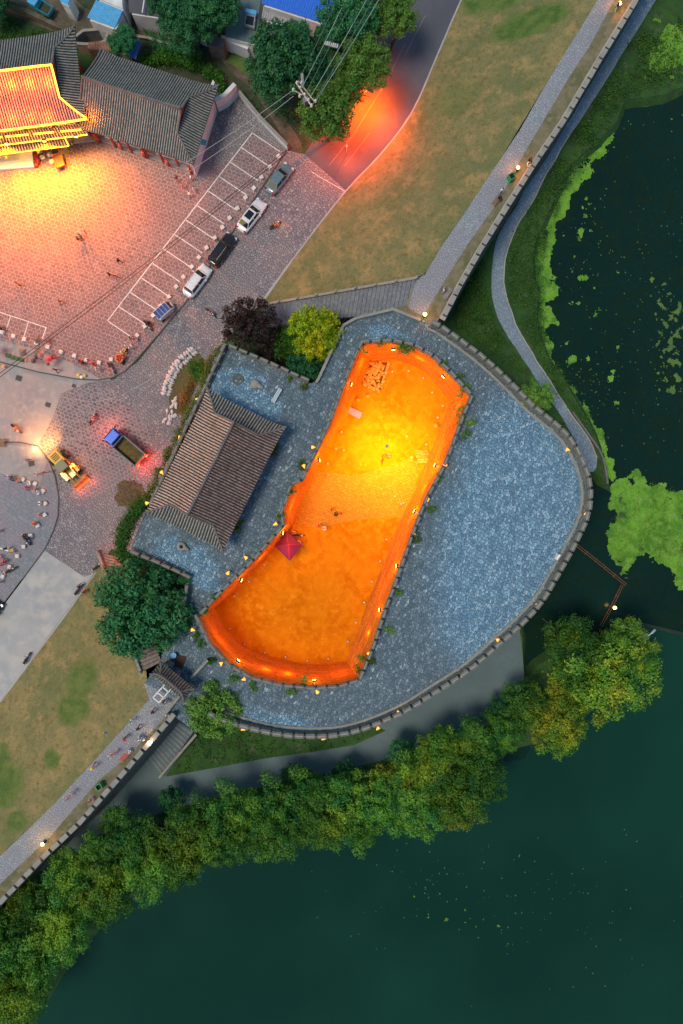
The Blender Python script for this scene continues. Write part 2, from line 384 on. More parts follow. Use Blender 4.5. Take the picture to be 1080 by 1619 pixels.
# ------------------------------------------------------------------ large structure
W7 = 7.0
water = MB(); water.box((0, 0, -1.6), (6000, 6000, .8)); tag(water.build('water', M_water), kind='structure')
sheet('pond_water', PL([(700,1220),(830,1200),(900,1070),(960,1015),(998,985),(1040,994),(1120,1013),(1900,1200),(1900,-1200),(700,-1200)], -1.192), M_pond)
SHORE = [(1700,-900),(1350,-150),(1180,40),(1110,110),(1080,137),(1050,148),(1028,152),(987,159),(976,192),(961,222),(921,259),(908,285),(887,330),(878,349),(864,380),(858,405),(862,440),(868,473),(866,512),(882,563),(905,600),(932,638),(959,688),(968,725),(960,764),(948,752),(941,748),(925,752),(900,800),(860,930),(824,985),(826,1010),(829,1073),(850,1052),(900,1025),(960,1030),(985,1075),(935,1122),(880,1165),(830,1175),(785,1200),(735,1262),(650,1290),(560,1296),(450,1335),(330,1348),(225,1400),(150,1470),(95,1535),(45,1619),(-40,1760),(-400,2300),(-2000,4200)]
SHORE = [((x-(17 if 190 < y < 730 and x < 975 and i < 26 else 0)), y) for i, (x, y) in enumerate(SHORE)]
sh = smooth_line(PL(SHORE, 0), 2)
_r = random.Random(3)
sh = [Vector((p.x+_r.uniform(-.12,.12), p.y+_r.uniform(-.12,.12), 0)) for p in sh]
far = [Vector((-2500, -1500, 0)), Vector((-2500, 2500, 0)), Vector((2500, 2500, 0)), Vector((2500, 1200, 0))]
g = MB(); fill(g, [sh+far])
sweep(g, sh, [(0,0),(.3,-.5),(.7,-1.2),(1.3,-1.9)])
tag(g.build('ground', M_bank), kind='structure')

# soil / alley / gardens in the upper left
sheet('garden_soil', [(-400,-300),(640,-300),(600,80),(505,235),(455,235),(378,150),(340,160),(130,60),(-400,-60)], M_garden, .004)
sheet('alley_path', [(-300,-70),(0,4),(60,14),(120,40),(140,52),(195,70),(235,90),(210,100),(150,80),(125,66),(0,18),(-300,-50)], M_soil, .010)
sheet('alley_yard', [(15,0),(60,22),(110,45),(150,60),(180,62),(190,40),(130,10),(90,-30),(10,-30)], M_soil, .008)
sheet('dirt_path', smooth_line(PL([(325,60),(345,88),(372,120),(398,140),(418,170),(440,205),(452,236),(478,240),(470,215),(452,190),(430,158),(405,122),(380,108),(352,68)], .012), 3), M_soil)
sheet('dirt_patch', [(210,28),(250,40),(272,48),(262,60),(225,55),(205,44)], M_soil, .012)
sheet('garden_grass', [(0,18),(60,45),(110,62),(118,75),(-200,100),(-200,0)], M_green, .009).data.materials[0] = M_bank
sheet('grass_plot', [(358,84),(392,92),(400,110),(392,120),(372,105),(357,97)], M_green, .014)

# road and plazas
ROAD_R = [(790,-130),(728,0),(690,88),(650,178),(600,245),(545,303)]
roadr = smooth_line(PL(ROAD_R, .02), 4)
sheet('road', roadr+PL([(497,270),(480,246),(500,215),(560,110),(606,0),(660,-130)], .02), M_asph)
sheet('cobbled_lane', smooth_line(PL([(548,302),(470,399)], .024), 1)+PL([(408,484),(352,545),(235,800),(205,872),(176,868),(152,905),(133,912),(70,870),(90,820),(92,780),(78,735),(60,700),(82,660),(97,622),(140,605),(180,600),(218,572),(297,475),(454,238),(482,244)], .024), M_lane)
sheet('lane_base', PL([(0,565),(60,580),(180,590),(150,640),(60,650),(0,620)], .018), M_conc)
sheet('lane_block_paving', PL([(97,622),(150,606),(200,640),(240,680),(230,735),(190,765),(150,790),(100,775),(78,735),(62,700),(84,660)], .029), M_lane2)
sheet('lane_concrete', PL([(97,622),(84,660),(62,700),(78,738),(0,698),(-250,620),(-250,500),(0,578),(60,592)], .033), M_conc)
sheet('concrete_road', PL([(70,870),(133,912),(150,906),(0,1109),(-150,1310),(-300,1500),(-300,1330),(0,960)], .033), M_concroad)
pl = MB()
PLAZA = PL([(454,238),(297,475),(255,525),(215,571),(198,588),(178,598),(155,602),(120,600),(60,589),(0,573),(-250,500),(-250,215),(0,235),(150,212),(310,275),(345,165),(376,151)], .13)
fill(pl, [PLAZA]); tag(pl.build('plaza', M_plaza), kind='structure')
kb = MB(); sweep(kb, PLAZA[:11], [(.0,-.13),(.0,.012),(-.16,.012),(-.16,-.13)]); tag(kb.build('plaza_kerb', M_dkerb), kind='structure')
RP = PL([(-250,640),(-100,680),(0,700),(30,700),(60,706),(76,728),(86,752),(92,785),(91,815),(84,838),(70,868),(35,915),(0,961),(-250,1285)], .11)
rp = MB(); fill(rp, [RP]); tag(rp.build('round_plaza', M_rplaza), kind='structure')
kb = MB(); sweep(kb, RP[:-1], [(.14,-.11),(.14,.012),(0,.012),(0,-.11)]); sweep(kb, RP[-3:], [(.14,-.11),(.14,.012),(0,.012),(0,-.11)])
tag(kb.build('round_plaza_kerb', M_dkerb), kind='structure')
sheet('round_plaza_apron', PL([(-200,655),(0,702),(58,708),(74,730),(60,775),(30,760),(0,748),(-200,700)], .116), M_conc)
sheet('inner_plaza', PL([(377,240),(300,300),(312,277),(345,170),(376,152),(452,238),(400,210)], .134), M_lane)
sheet('plaza_gutter_paving', PL([(0,572),(60,588),(120,598),(160,600),(140,588),(100,568),(60,553),(0,538)], .138), M_conc)
# kerbs beside the road
kb = MB(); kp = smooth_line(PL(ROAD_R, 0)+PL([(470,399),(412,478)], 0), 3)
sweep(kb, kp, [(.0,0),(.0,.15),(.42,.15),(.42,0)]); tag(kb.build('kerb', M_kerb), kind='structure')
kb = MB(); kp2 = PL([(152,904),(100,975),(50,1042),(0,1109),(-150,1310),(-300,1500)], 0)
sweep(kb, kp2, [(-.0,0),(-.0,.15),(.7,.15),(.7,0)]); tag(kb.build('kerb', M_kerb), kind='structure')

# painted lines
def lines(name, segs, z, wd, m=M_line):
    mb = MB()
    for a, b in segs:
        a, b = P(*a, z), P(*b, z); d = (b-a).normalized(); n = Vector((-d.y, d.x, 0))*wd/2
        mb.add([a-n, b-n, b+n, a+n], [(0,1,2,3)])
    o = mb.build(name, m); tag(o, kind='structure'); return o
seg = [((399,210),(170,507))]
for i in range(14):
    x, y = 399-i*229/13, 210+i*297/13
    seg.append(((x+1, y+1), (x+44, y+30)))
lines('parking_bay_markings', seg, .142, .13)
lines('parking_bay_markings', [((-60,474),(74,518)), ((17,500),(10,521)), ((45,509),(37,535)), ((73,518),(67,536)), ((-12,490),(-20,512))], .142, .11)
lines('plaza_marking', [((-20,780+80),(13,871))], .122, .18)
lines('road_marking', [((622,110),(560,212)), ((560,212),(520,262)), ((672,25),(640,88)), ((640,70),(600,150)), ((585,210),(545,262))], .024, .06, plain('worn_marking', (.22,.21,.2), .8, var=.3, obj=False))
lines('lane_marking', [((493,272),(520,288)), ((520,288),(545,302))], .03, .08)
lines('lane_channel', [((60,595),(95,628)), ((95,628),(150,636)), ((150,636),(190,626)), ((190,626),(230,605)), ((230,605),(275,575)), ((0,612),(60,634)), ((60,634),(88,640))], .036, .09, M_conc)
def square_cover(px, py, s, rz, nm, lab, z=.04, m=M_dkerb):
    mb = MB(); mb.box((0,0,.012), (s, s*.85, .025))
    for k in range(4): mb.box((0, -s*.3+k*s*.2, .03), (s*.8, s*.06, .012))
    o = mb.build(nm, m, loc=P(px, py, z), ); o.rotation_euler.z = rz; return tag(o, lab, 'manhole cover')
square_cover(30,598,.8,R(-20),'drain_cover','dark square drain cover with a lifted edge on the pale concrete near the left edge')
square_cover(117,610,.5,R(-20),'drain_cover','small dark drain grate at the corner of the patterned block paving')
square_cover(76,640,.7,R(-20),'drain_cover','brown square cover in the concrete just left of the block paving')
square_cover(75,732,.5,R(20),'drain_cover','dark grate on the kerb of the round plaza beside the yellow loader')
square_cover(50,733,.8,R(15),'drain_cover','dark stained cover on the pale apron above the seated people', .12)
mb = MB(); mb.lathe([(.42,0),(.42,.02),(.36,.03),(.0,.03)], n=20); tag(mb.build('manhole_cover', M_brick, loc=P(98,685,.033)), 'round manhole cover in the block paving lit by the loader headlight', 'manhole cover')
mb = MB(); bl = [(205+24*math.cos(t)*(1+.14*math.sin(3*t+1)+.1*math.sin(7*t))-.0, 781+24*math.sin(t)*(1+.12*math.cos(2*t)+.07*math.sin(9*t))) for t in [k*math.pi/24 for k in range(48)]]
fill(mb, [PL(bl, .034)]); M_wet = natural('wet_sand', (.09,.055,.02), (.06,.035,.015), (.12,.075,.03), .4, 2, 10, .55, .5, .03)
for k in range(260):
    a = _r.uniform(0, 6.28); q = (_r.uniform(0,1)**.6)*24; c = P(205+q*math.cos(a), 781+q*math.sin(a), .034); s = _r.uniform(.04,.12)
    mb.add([c+Vector((s*math.cos(t+a), s*math.sin(t+a), 0)) for t in (0,2.1,4.2)]+[c+Vector((0,0,s*.7))], [(0,1,3),(1,2,3),(2,0,3)])
tag(mb.build('sand_heap', M_wet), 'flattened brown patch of wet sand on the cobbles below the dump truck', 'sand', kind='stuff')

# grass slopes rising to the wall walk
def slope(name, A, B, m, nu=60, nv=14, seed=0):
    A = smooth_line(A, 4); B = smooth_line(B, 4)
    def res(pts, n):
        L = [0]
        for a, b in zip(pts, pts[1:]): L.append(L[-1]+(b-a).length)
        out = []; j = 0
        for i in range(n+1):
            s = L[-1]*i/n
            while j < len(L)-2 and L[j+1] < s: j += 1
            t = (s-L[j])/max(1e-6, L[j+1]-L[j]); out.append(pts[j].lerp(pts[j+1], t))
        return out
    a, b = res(A, nu), res(B, nu); vs = []; 
    for i in range(nu+1):
        for j in range(nv+1):
            t = j/nv; p = a[i].lerp(b[i], t); e = math.sin(math.pi*t)
            p.z += e*.35*noise.noise(Vector((p.x*.16, p.y*.16, seed)))+e*.12*noise.noise(Vector((p.x*.9, p.y*.9, seed)))
            vs.append(p)
    fs = [(i*(nv+1)+j, (i+1)*(nv+1)+j, (i+1)*(nv+1)+j+1, i*(nv+1)+j+1) for i in range(nu) for j in range(nv)]
    mb = MB(); mb.add(vs, fs); o = mb.build(name, m, smooth=True); o['kind'] = 'structure'
    bm = bmesh.new(); bm.from_mesh(o.data); bmesh.ops.recalc_face_normals(bm, faces=bm.faces)
    if sum(f.normal.z for f in bm.faces) < 0: bmesh.ops.reverse_faces(bm, faces=bm.faces)
    bm.to_mesh(o.data); bm.free(); return o
def grassmat(name, blobs):
    """dry grass with green patches standing where the photograph has them (world positions)"""
    m, nt, b = newmat(name); v = coords(nt)
    f = ramp(nt, noisef(nt, v, .11, 6, .65), .38, .62)
    cc = mixc(nt, f, (.21,.185,.085), (.12,.145,.065))
    cc = mixc(nt, ramp(nt, noisef(nt, v, .5, 5, .65), .48, .68), cc, (.30,.225,.10))
    cc = mixc(nt, ramp(nt, noisef(nt, v, 1.7, 5, .7), .5, .7), cc, (.13,.11,.035))
    tot = None
    for (x, y, rx, ry, a, st) in blobs:
        mp = nt.nodes.new('ShaderNodeMapping'); mp.vector_type = 'TEXTURE'; mp.inputs['Location'].default_value = (x, y, 0); mp.inputs['Rotation'].default_value = (0,0,a); mp.inputs['Scale'].default_value = (rx, ry, 1e5)
        vw = coords(nt, False, 0, (1,1,1), 1.6, .5); nt.links.new(vw, mp.inputs[0])
        l = nt.nodes.new('ShaderNodeVectorMath'); l.operation = 'LENGTH'; nt.links.new(mp.outputs[0], l.inputs[0])
        q = ramp(nt, l.outputs['Value'], .75, 1.15, st, 0)
        if tot is None: tot = q
        else:
            mx = nt.nodes.new('ShaderNodeMath'); mx.operation = 'MAXIMUM'; nt.links.new(tot, mx.inputs[0]); nt.links.new(q, mx.inputs[1]); tot = mx.outputs[0]
    gr = mixc(nt, ramp(nt, noisef(nt, v, .8, 4), .4, .6), (.06,.12,.025), (.11,.16,.04))
    cc = mixc(nt, tot, cc, gr)
    g = noisef(nt, v, 9, 5, .75); k = nt.nodes.new('ShaderNodeVectorMath'); k.operation = 'SCALE'; nt.links.new(cc, k.inputs[0]); nt.links.new(ramp(nt, g, .3, .7, .55, 1.4), k.inputs['Scale'])
    nt.links.new(k.outputs[0], b.inputs['Base Color']); b.inputs['Roughness'].default_value = .95; b.inputs['Specular IOR Level'].default_value = .2
    bump(nt, b, g, .8, .1); return m
def blob(px, py, z, rx, ry, a, st=1.0):
    p = P(px, py, z); return (p.x, p.y, rx/12.8, ry/12.8, R(a), st)
M_gne = grassmat('grass_slope_north', [blob(850,20,5,60,28,10), blob(735,140,3,40,30,45,.35), blob(800,-60,5,60,50,0), blob(620,300,2,40,30,40,.12)])
M_gsw = grassmat('grass_slope_south', [blob(140,1065,3,36,26,60,.75), blob(125,1110,4,30,26,20,.85), blob(20,1230,4,36,34,40,.9), blob(95,1190,5,17,17,0,.85), blob(10,1195,3,20,30,0,.8), blob(35,1290,6,22,14,40,.8), blob(-60,1330,4,50,50,0,.9)])
slope('grass_slope', PL([(412,480),(470,399),(545,303),(600,245),(650,178),(690,88),(728,0),(800,-150)], .06),
      PL([(662,437),(674,430),(700,386),(740,328),(792,250),(866,128),(946,-1),(1040,-160)], W7), M_gne, 90, 18, 1)
slope('grass_slope', PL([(153,900),(100,975),(50,1042),(0,1109),(-150,1310)], .06),
      PL([(236,1106),(167,1183),(89,1268),(0,1354),(-200,1560)], W7), M_gsw, 70, 16, 5)
# a tongue of dry grass beside the red steps
sheet('grass_tongue', PL([(152,899,.05),(160,880,.3),(175,915,1.2),(200,960,3.2),(228,1030,6.0),(236,1106,W7),(195,1004,3.6)]), M_gsw)

# ------------------------------------------------------------------ city wall
OUT = [(622,488),(665,505),(690,513),(720,533),(760,563),(800,599),(840,640),(880,673),(905,701),(924,740),(932,780),(926,820),(907,862),(884,903),(856,950),(822,988),(782,1024),(740,1060),(690,1093),(640,1124),(590,1146),(550,1158),(510,1163),(450,1161),(395,1150),(345,1134),(312,1112)]
OUTs = smooth_line(PL(OUT, W7), 4)
OUTs = PL([(622,488)], W7)+OUTs[4:]
WEST = [(312,1158),(276,1133),(236,1107),(228,1080),(254,1050),(256,1036),(270,1012),(296,945),(300,915),(205,872),(238,797),(355,545),(362,543),(490,606),(503,602),(542,514),(562,502)]
T = [(573,545),(620,543),(653,550),(683,567),(710,593),(742,628),(730,653),(713,700),(697,740),(673,783),(653,833),(632,893),(608,958),(585,1027),(566,1071),(530,1081),(495,1083),(444,1078),(403,1068),(365,1047),(334,1013),(316,975),(358,930),(403,886),(434,850),(451,831),(449,807),(463,767),(480,760),(520,677),(537,633),(553,590)]
F = [(587,572),(620,568),(650,576),(672,588),(690,608),(711,634),(703,655),(685,705),(668,742),(653,785),(633,820),(610,880),(585,942),(561,1008),(547,1045),(513,1050),(478,1049),(440,1041),(410,1033),(379,1017),(355,992),(340,961),(375,932),(415,890),(450,848),(468,825),(472,806),(487,770),(492,760),(528,688),(553,650),(575,600)]
bar = thing('barbican_wall', 'massive stone barbican wall with a wide paved top enclosing the orange lit courtyard', 'city wall')
mb = MB(); TW = PL(T, W7); fill(mb, [OUTs+PL(WEST, W7), TW]); mb.build('paved_top', M_slate, bar)
# faces
mb = MB(); oo = OUTs+PL(WEST, W7); 
def prof_face(mb, pts, closed, side):
    sweep(mb, pts, [(0,0),(side*.10,-1.0),(side*.5,-3.5),(side*.9,-6.0),(side*1.1,-9.2)], closed)
prof_face(mb, oo, True, 1); mb.build('outer_face', M_wallo, bar)
FW = PL(F, .03); n = len(T); mb = MB(); vs = []; rows = 10
_n = Vector((0,0,0))
for j in range(rows+1):
    t = j/rows
    for a, b in zip(TW, FW):
        p = a.lerp(b, t)
        if 0 < j < rows: p = p+Vector((_r.uniform(-.07,.07), _r.uniform(-.07,.07), 0))
        vs.append(p)
fs = [(j*n+i, j*n+(i+1)%n, (j+1)*n+(i+1)%n, (j+1)*n+i) for j in range(rows) for i in range(n)]
def subdiv_face(T3, F3, nu, nv, mat, name, parent, amp=.035):
    """irregular brick face between two closed outlines"""
    vs = []; cnt = []; 
    top = []; bot = []
    for i in range(len(T3)):
        a, a2 = T3[i], T3[(i+1) % len(T3)]; b, b2 = F3[i], F3[(i+1) % len(F3)]
        k = max(1, int((a2-a).length/.55))
        for s in range(k): top.append(a.lerp(a2, s/k)); bot.append(b.lerp(b2, s/k))
    N = len(top); vs = []
    for j in range(nv+1):
        t = j/nv
        for i in range(N):
            p = top[i].lerp(bot[i], t)
            if 0 < j < nv:
                d = (top[i]-bot[i]); d.z = 0; d = d.normalized() if d.length > 1e-5 else Vector((1,0,0))
                p = p - d*(amp*noise.noise(Vector((p.x*.8, p.y*.8, p.z*1.6)))*2) + Vector((0,0,0))
                p = p + d*(.05 if j % 2 else 0)
            vs.append(p)
    fs = [(j*N+i, (j+1)*N+i, (j+1)*N+(i+1)%N, j*N+(i+1)%N) for j in range(nv) for i in range(N)]
    mb = MB(); mb.add(vs, fs); return mb.build(name, mat, parent)
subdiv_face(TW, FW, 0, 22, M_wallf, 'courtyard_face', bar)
# ledge of weathered masonry low on the court face (north and east sides)
mb = MB(); led = smooth_line(PL([(588,571),(620,566),(652,572),(680,584),(700,606),(714,630)], .9), 4)
sweep(mb, led, [(0,-.9),(0,0),(.35,.05),(.5,0),(.5,-.9)]); mb.build('stone_ledge', M_wallf, bar)
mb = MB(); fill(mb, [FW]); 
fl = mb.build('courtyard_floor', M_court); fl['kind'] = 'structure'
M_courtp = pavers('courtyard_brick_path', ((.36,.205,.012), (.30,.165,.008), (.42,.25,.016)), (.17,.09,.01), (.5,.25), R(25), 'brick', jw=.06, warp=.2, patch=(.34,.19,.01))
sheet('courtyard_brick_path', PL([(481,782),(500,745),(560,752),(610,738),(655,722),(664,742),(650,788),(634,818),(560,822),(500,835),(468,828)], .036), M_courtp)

# merlons: one stone block with a cap, shared by all
def merlon_mesh(L, Wd, H):
    b = MB(); b.box((0,0,H/2-.02), (L, Wd, H-.04)); b.box((0,0,H+.03), (L+.06, Wd+.1, .1)); b.box((0,0,H+.10), (L*.9, Wd*.35, .06), mi=1); return b.mesh('merlon', [M_merlon, M_cap])
me_big = merlon_mesh(1.02, .50, .95); me_in = merlon_mesh(1.0, .3, .8); me_wall = None
def wmesh(L, Wd, H, m1, m2):
    b = MB(); b.box((0,0,H/2), (L, Wd, H)); b.box((0,0,H+.04), (L+.04, Wd+.06, .08), mi=1); return b.mesh('merlon', [m1, m2])
me_city = wmesh(1.12, .5, .8, M_merlon, M_cap)
def merlons(parent, pts, me, pitch, start=0, closed=False, name='merlon'):
    base = parent
    for k, (p, a) in enumerate(along(pts, pitch, start, closed)):
        o = link(name, me, base, p+Vector((_r.uniform(-.02,.02), _r.uniform(-.02,.02), _r.uniform(-.03,.02))), a+_r.uniform(-.03,.03))
# outer parapet : continuous low kerb wall, merlons standing on it
cl = offset(OUTs[3:-2], -.3); mb = MB()
sweep(mb, cl, [(.42,-.3),(.42,.35),(-.30,.35),(-.30,.0)]); mb.build('parapet_base', M_merlon, bar)
mb = MB(); sweep(mb, offset(cl, -.62), [(.14,0),(.14,.16),(-.14,.16),(-.14,0)]); mb.build('parapet_kerb', M_cap, bar)
merlons(bar, [p+Vector((0,0,.33)) for p in cl], me_big, 1.36, .8)
# inner parapet round the court
cl = offset(TW, .0, True)
sgn = 1 if sum(a.x*b.y-b.x*a.y for a, b in zip(TW, TW[1:]+TW[:1])) > 0 else -1
cl = offset(TW, -.16*sgn, True); mb = MB(); sweep(mb, cl, [(.16,-.4),(.16,.3),(-.16,.3),(-.16,-.1)], True); mb.build('inner_parapet_base', M_merlon, bar)
merlons(bar, [p+Vector((0,0,.28)) for p in cl], me_in, 1.33, .4, True, 'inner_merlon')
# parapets on the west edges
def parapet_run(pts, me, pitch=1.36, h=.35, wd=.3, parent=None, base='parapet_base'):
    mb = MB(); sweep(mb, pts, [(wd,-.3),(wd,h),(-wd,h),(-wd,-.05)]); mb.build(base, M_merlon, parent)
    merlons(parent, [p+Vector((0,0,h-.02)) for p in pts], me, pitch, .7)
for seg_ in ([(240,800),(356,551)], [(362,548),(430,577),(488,604)], [(209,870),(255,889),(298,909)], [(299,922),(296,942),(275,1000),(262,1026)]):
    parapet_run(PL(seg_, W7), me_in, parent=bar)
mb = MB()
for s_ in ([(500,606),(504,600),(543,516),(563,505),(621,491),(664,508)], [(303,1071),(316,1057),(330,1042)], [(262,1128),(286,1098)]):
    sweep(mb, PL(s_, W7), [(.16,-.1),(.16,.7),(-.16,.7),(-.16,-.1)])
mb.build('low_wall', M_cap, bar)

# main city wall north-east
def citywall(label, top, outer, walkL, walkR, lab2):
    t = thing('city_wall', label, 'city wall')
    top3, out3 = PL(top, W7), PL(outer, W7)
    mb = MB(); fill(mb, [top3+out3[::-1]]); mb.build('wall_top', M_verge, t)
    w3 = PL(walkL, W7+.005)+PL(walkR, W7+.005)[::-1]
    mb = MB(); fill(mb, [w3]); o = mb.build('walkway', M_walk); o['kind'] = 'structure'
    return t, top3, out3
NEL = [(1040,-160),(945,0),(902,70),(865,130),(821,207),(791,252),(739,330),(699,388),(672,434),(660,440),(655,452),(640,484),(622,488)]
NEO = [(1090,-160),(1000,0),(944,91),(885,191),(840,257),(800,320),(754,394),(722,450),(694,504),(690,513),(665,505)]
cw, top3, out3 = citywall('straight northern stretch of the old city wall beside the dry grass slope', NEL, NEO,
   [(1040,-160),(945,0),(902,70),(865,130),(821,207),(791,252),(739,330),(699,388),(672,434),(660,440),(655,452),(645,486)],
   [(1065,-160),(971,0),(935,68),(900,122),(865,181),(828,244),(787,320),(738,388),(707,438),(680,482),(668,500)], '')
mb = MB(); prof_face(mb, out3[:-2][::-1], False, -1); prof_face(mb, out3[:-2][::-1], False, -1)
mb.build('outer_face', M_wallo, cw)
cl = offset(out3[:-2], .42); mb = MB(); sweep(mb, cl, [(.3,-.05),(.3,.3),(-.42,.3),(-.42,-.2)]); mb.build('parapet_base', M_kerb, cw)
merlons(cw, [p+Vector((0,0,.28)) for p in cl], me_city, 1.4)
# check side of offset is inwards: done through the sign of the run direction
SWL = [(236,1106),(167,1183),(89,1268),(0,1354),(-200,1560)]
SWO = [(278,1134),(238,1180),(199,1225),(133,1300),(79,1351),(4,1430),(-170,1610)]
cs, top3, out3 = citywall('straight southern stretch of the old city wall with walkers on its top', SWL, SWO,
   [(228,1080),(236,1106),(167,1183),(89,1268),(0,1354),(-200,1560)], [(282,1106),(255,1141),(202,1196),(156,1234),(78,1324),(0,1398),(-190,1600)], '')
mb = MB(); prof_face(mb, out3, False, 1); mb.build('outer_face', M_wallo, cs)
cl = offset(out3, -.40); mb = MB(); sweep(mb, cl, [(.35,-.2),(.35,.3),(-.3,.3),(-.3,-.05)]); mb.build('parapet_base', M_merlon, cs)
merlons(cs, [p+Vector((0,0,.28)) for p in cl], me_city, 1.5)

# ramp steps up to the wall (north) and the red steps (south-west)
def stair(name, label, a0, a1, b0, b1, n, mat, z0, z1, par_h=.0, pm=M_cap, parsides=(1,1)):
    """a0->a1 one side, b0->b1 other side, rising from z0 to z1"""
    t = thing(name, label, 'steps')
    A0, A1, B0, B1 = P(*a0, z0), P(*a1, z1), P(*b0, z0), P(*b1, z1)
    for k in range(n):
        u, u2 = k/n, (k+1)/n; z = z0+(z1-z0)*u2
        q = [A0.lerp(A1, u), A0.lerp(A1, u2), B0.lerp(B1, u2), B0.lerp(B1, u)]
        c = (q[0]+q[1]+q[2]+q[3])/4; q = [Vector((c.x+(v.x-c.x)*.985, c.y+(v.y-c.y)*.985, 0)) for v in q]
        d = (q[1]-q[0]).normalized()*.03
        mb = MB(); mb.prism([q[0]+d, q[1], q[2], q[3]+d], max(-.1, z-1.2), z-_r.uniform(0,.02)); mb.build('step', mat, t)
    for (p, q, s) in ((A0, A1, 1), (B0, B1, -1)):
        if parsides[0 if s == 1 else 1]:
            mb = MB(); pts = [p.lerp(q, i/8)+Vector((0,0,.25)) for i in range(9)]
            sweep(mb, pts, [(.15,-1.2),(.15,.3),(-.15,.3),(-.15,-1.2)]); mb.build('side_wall', pm, t)
            for i in range(0, 9): 
                mb = MB(); mb.box((0,0,.2), (.26,.26,.9)); mb.build('post', pm, t, loc=pts[i])
    return t
M_step = natural('step_stone', (.17,.185,.205), (.13,.145,.165), (.2,.215,.24), .6, 2.5, 10, .85, .5, .04, grain=.4)
stair('ramp_steps', 'long flight of narrow grey stone steps climbing to the wall below the dry grass slope', (412,484), (658,441), (408,520), (648,490), 38, M_step, 0.05, W7, 1, M_cap, (1,0))
M_redstep = natural('red_step_brick', (.26,.13,.09), (.2,.1,.07), (.3,.17,.12), .8, 2.5, 9, .85, .5, .04)
M_brownstep = natural('brown_step_stone', (.20,.165,.15), (.15,.13,.12), (.25,.2,.18), .8, 2.5, 9, .85, .5, .04)
stair('steps', 'reddish lit stone steps with a straight side wall beside the clipped hedge', (156,872), (224,1062), (192,882), (256,1046), 34, M_brownstep, 0.05, W7, 1, M_cap, (1,0))
# lower terrace, stairs and path outside the wall foot
sheet('terrace_path', smooth_line(PL([(820,985),(829,1073),(806,1120),(769,1146),(698,1172),(600,1203),(520,1222),(420,1242),(340,1262),(288,1276),(240,1290),(170,1330),(100,1390),(30,1450),(-100,1560)], .02), 2)+PL([(-160,1540),(0,1420),(130,1290),(240,1176),(276,1133),(312,1158),(300,1190),(262,1228),(420,1199),(520,1178),(600,1140),(700,1080),(780,1020)], .02), M_terr)
sheet('terrace_grass', PL([(262,1226),(312,1160),(345,1128),(400,1145),(500,1160),(590,1145),(610,1155),(560,1178),(500,1188),(420,1199)], .026), M_bank)
ts = thing('terrace_steps', 'dark stone steps and gutter wall descending beside the southern wall foot', 'steps')
A0, A1, B0, B1 = P(276,1135,1.3), P(230,1192,.05), P(306,1157,1.3), P(256,1226,.05)
for k in range(24):
    u, u2 = k/24, (k+1)/24; z = 1.3-(1.25)*u
    q = [A0.lerp(A1, u), A0.lerp(A1, u2-.004), B0.lerp(B1, u2-.004), B0.lerp(B1, u)]
    mb = MB(); mb.prism(q, -.05, z); mb.build('step', M_step if k % 2 else M_terr, ts)
mb = MB(); sweep(mb, PL([(311,1160,1.2),(280,1196,.9),(252,1229,.6)]), [(.16,-1),(.16,.35),(-.16,.35),(-.16,-1)]); mb.build('side_wall', M_cap, ts)
mb = MB(); q = PL([(278,1134,6.2),(284,1130,6.2),(315,1153,6.2),(309,1159,6.2)]); mb.prism(q, 6.1, 6.25)
for k in range(6):
    a = q[0].lerp(q[3], k/5); b = q[1].lerp(q[2], k/5); mb.tube([a+Vector((0,0,.08)), b+Vector((0,0,.08))], .03, 4)
tag(mb.build('awning', plain('dark_blue_canvas', (.006,.018,.09), .7)), 'narrow dark blue awning strip at the head of the terrace steps', 'awning')
# path by the water
LPL = [(1085,-110),(1011,0),(987,44),(939,122),(895,200),(850,259),(817,326),(804,345),(784,384),(776,454),(788,504),(815,551),(847,598),(878,645),(909,696),(926,740)]
LPR = [(1110,-110),(1037,0),(998,63),(954,133),(902,215),(865,274),(839,326),(819,357),(799,411),(800,462),(816,512),(843,559),(862,591),(893,638),(932,696),(944,723)]
a = smooth_line(PL(LPL, .03), 3); b = smooth_line(PL(LPR, .03), 3)
a = [p+Vector((_r.uniform(-.09,.09), _r.uniform(-.09,.09), 0)) for p in a]; b = [p+Vector((_r.uniform(-.09,.09), _r.uniform(-.09,.09), 0)) for p in b]
mb = MB(); fill(mb, [a+PL([(931,745),(938,746),(943,740)], .03)+b[::-1]]); tag(mb.build('waterside_path', M_lowpath), kind='structure')
mb = MB(); sweep(mb, b[12:], [(.0,0),(.0,.1),(-.14,.1),(-.14,0)]); tag(mb.build('path_kerb', M_kerb), kind='structure')
mb = MB(); sweep(mb, smooth_line(PL([(905,652,.3),(932,690,.3),(952,722,.3),(960,765,.3)]), 3), [(.12,-1.6),(.12,.25),(-.12,.25),(-.12,-1.6)])
tag(mb.build('retaining_wall', M_merlon), 'thin curved retaining wall between the rounded path end and the algae', 'wall')
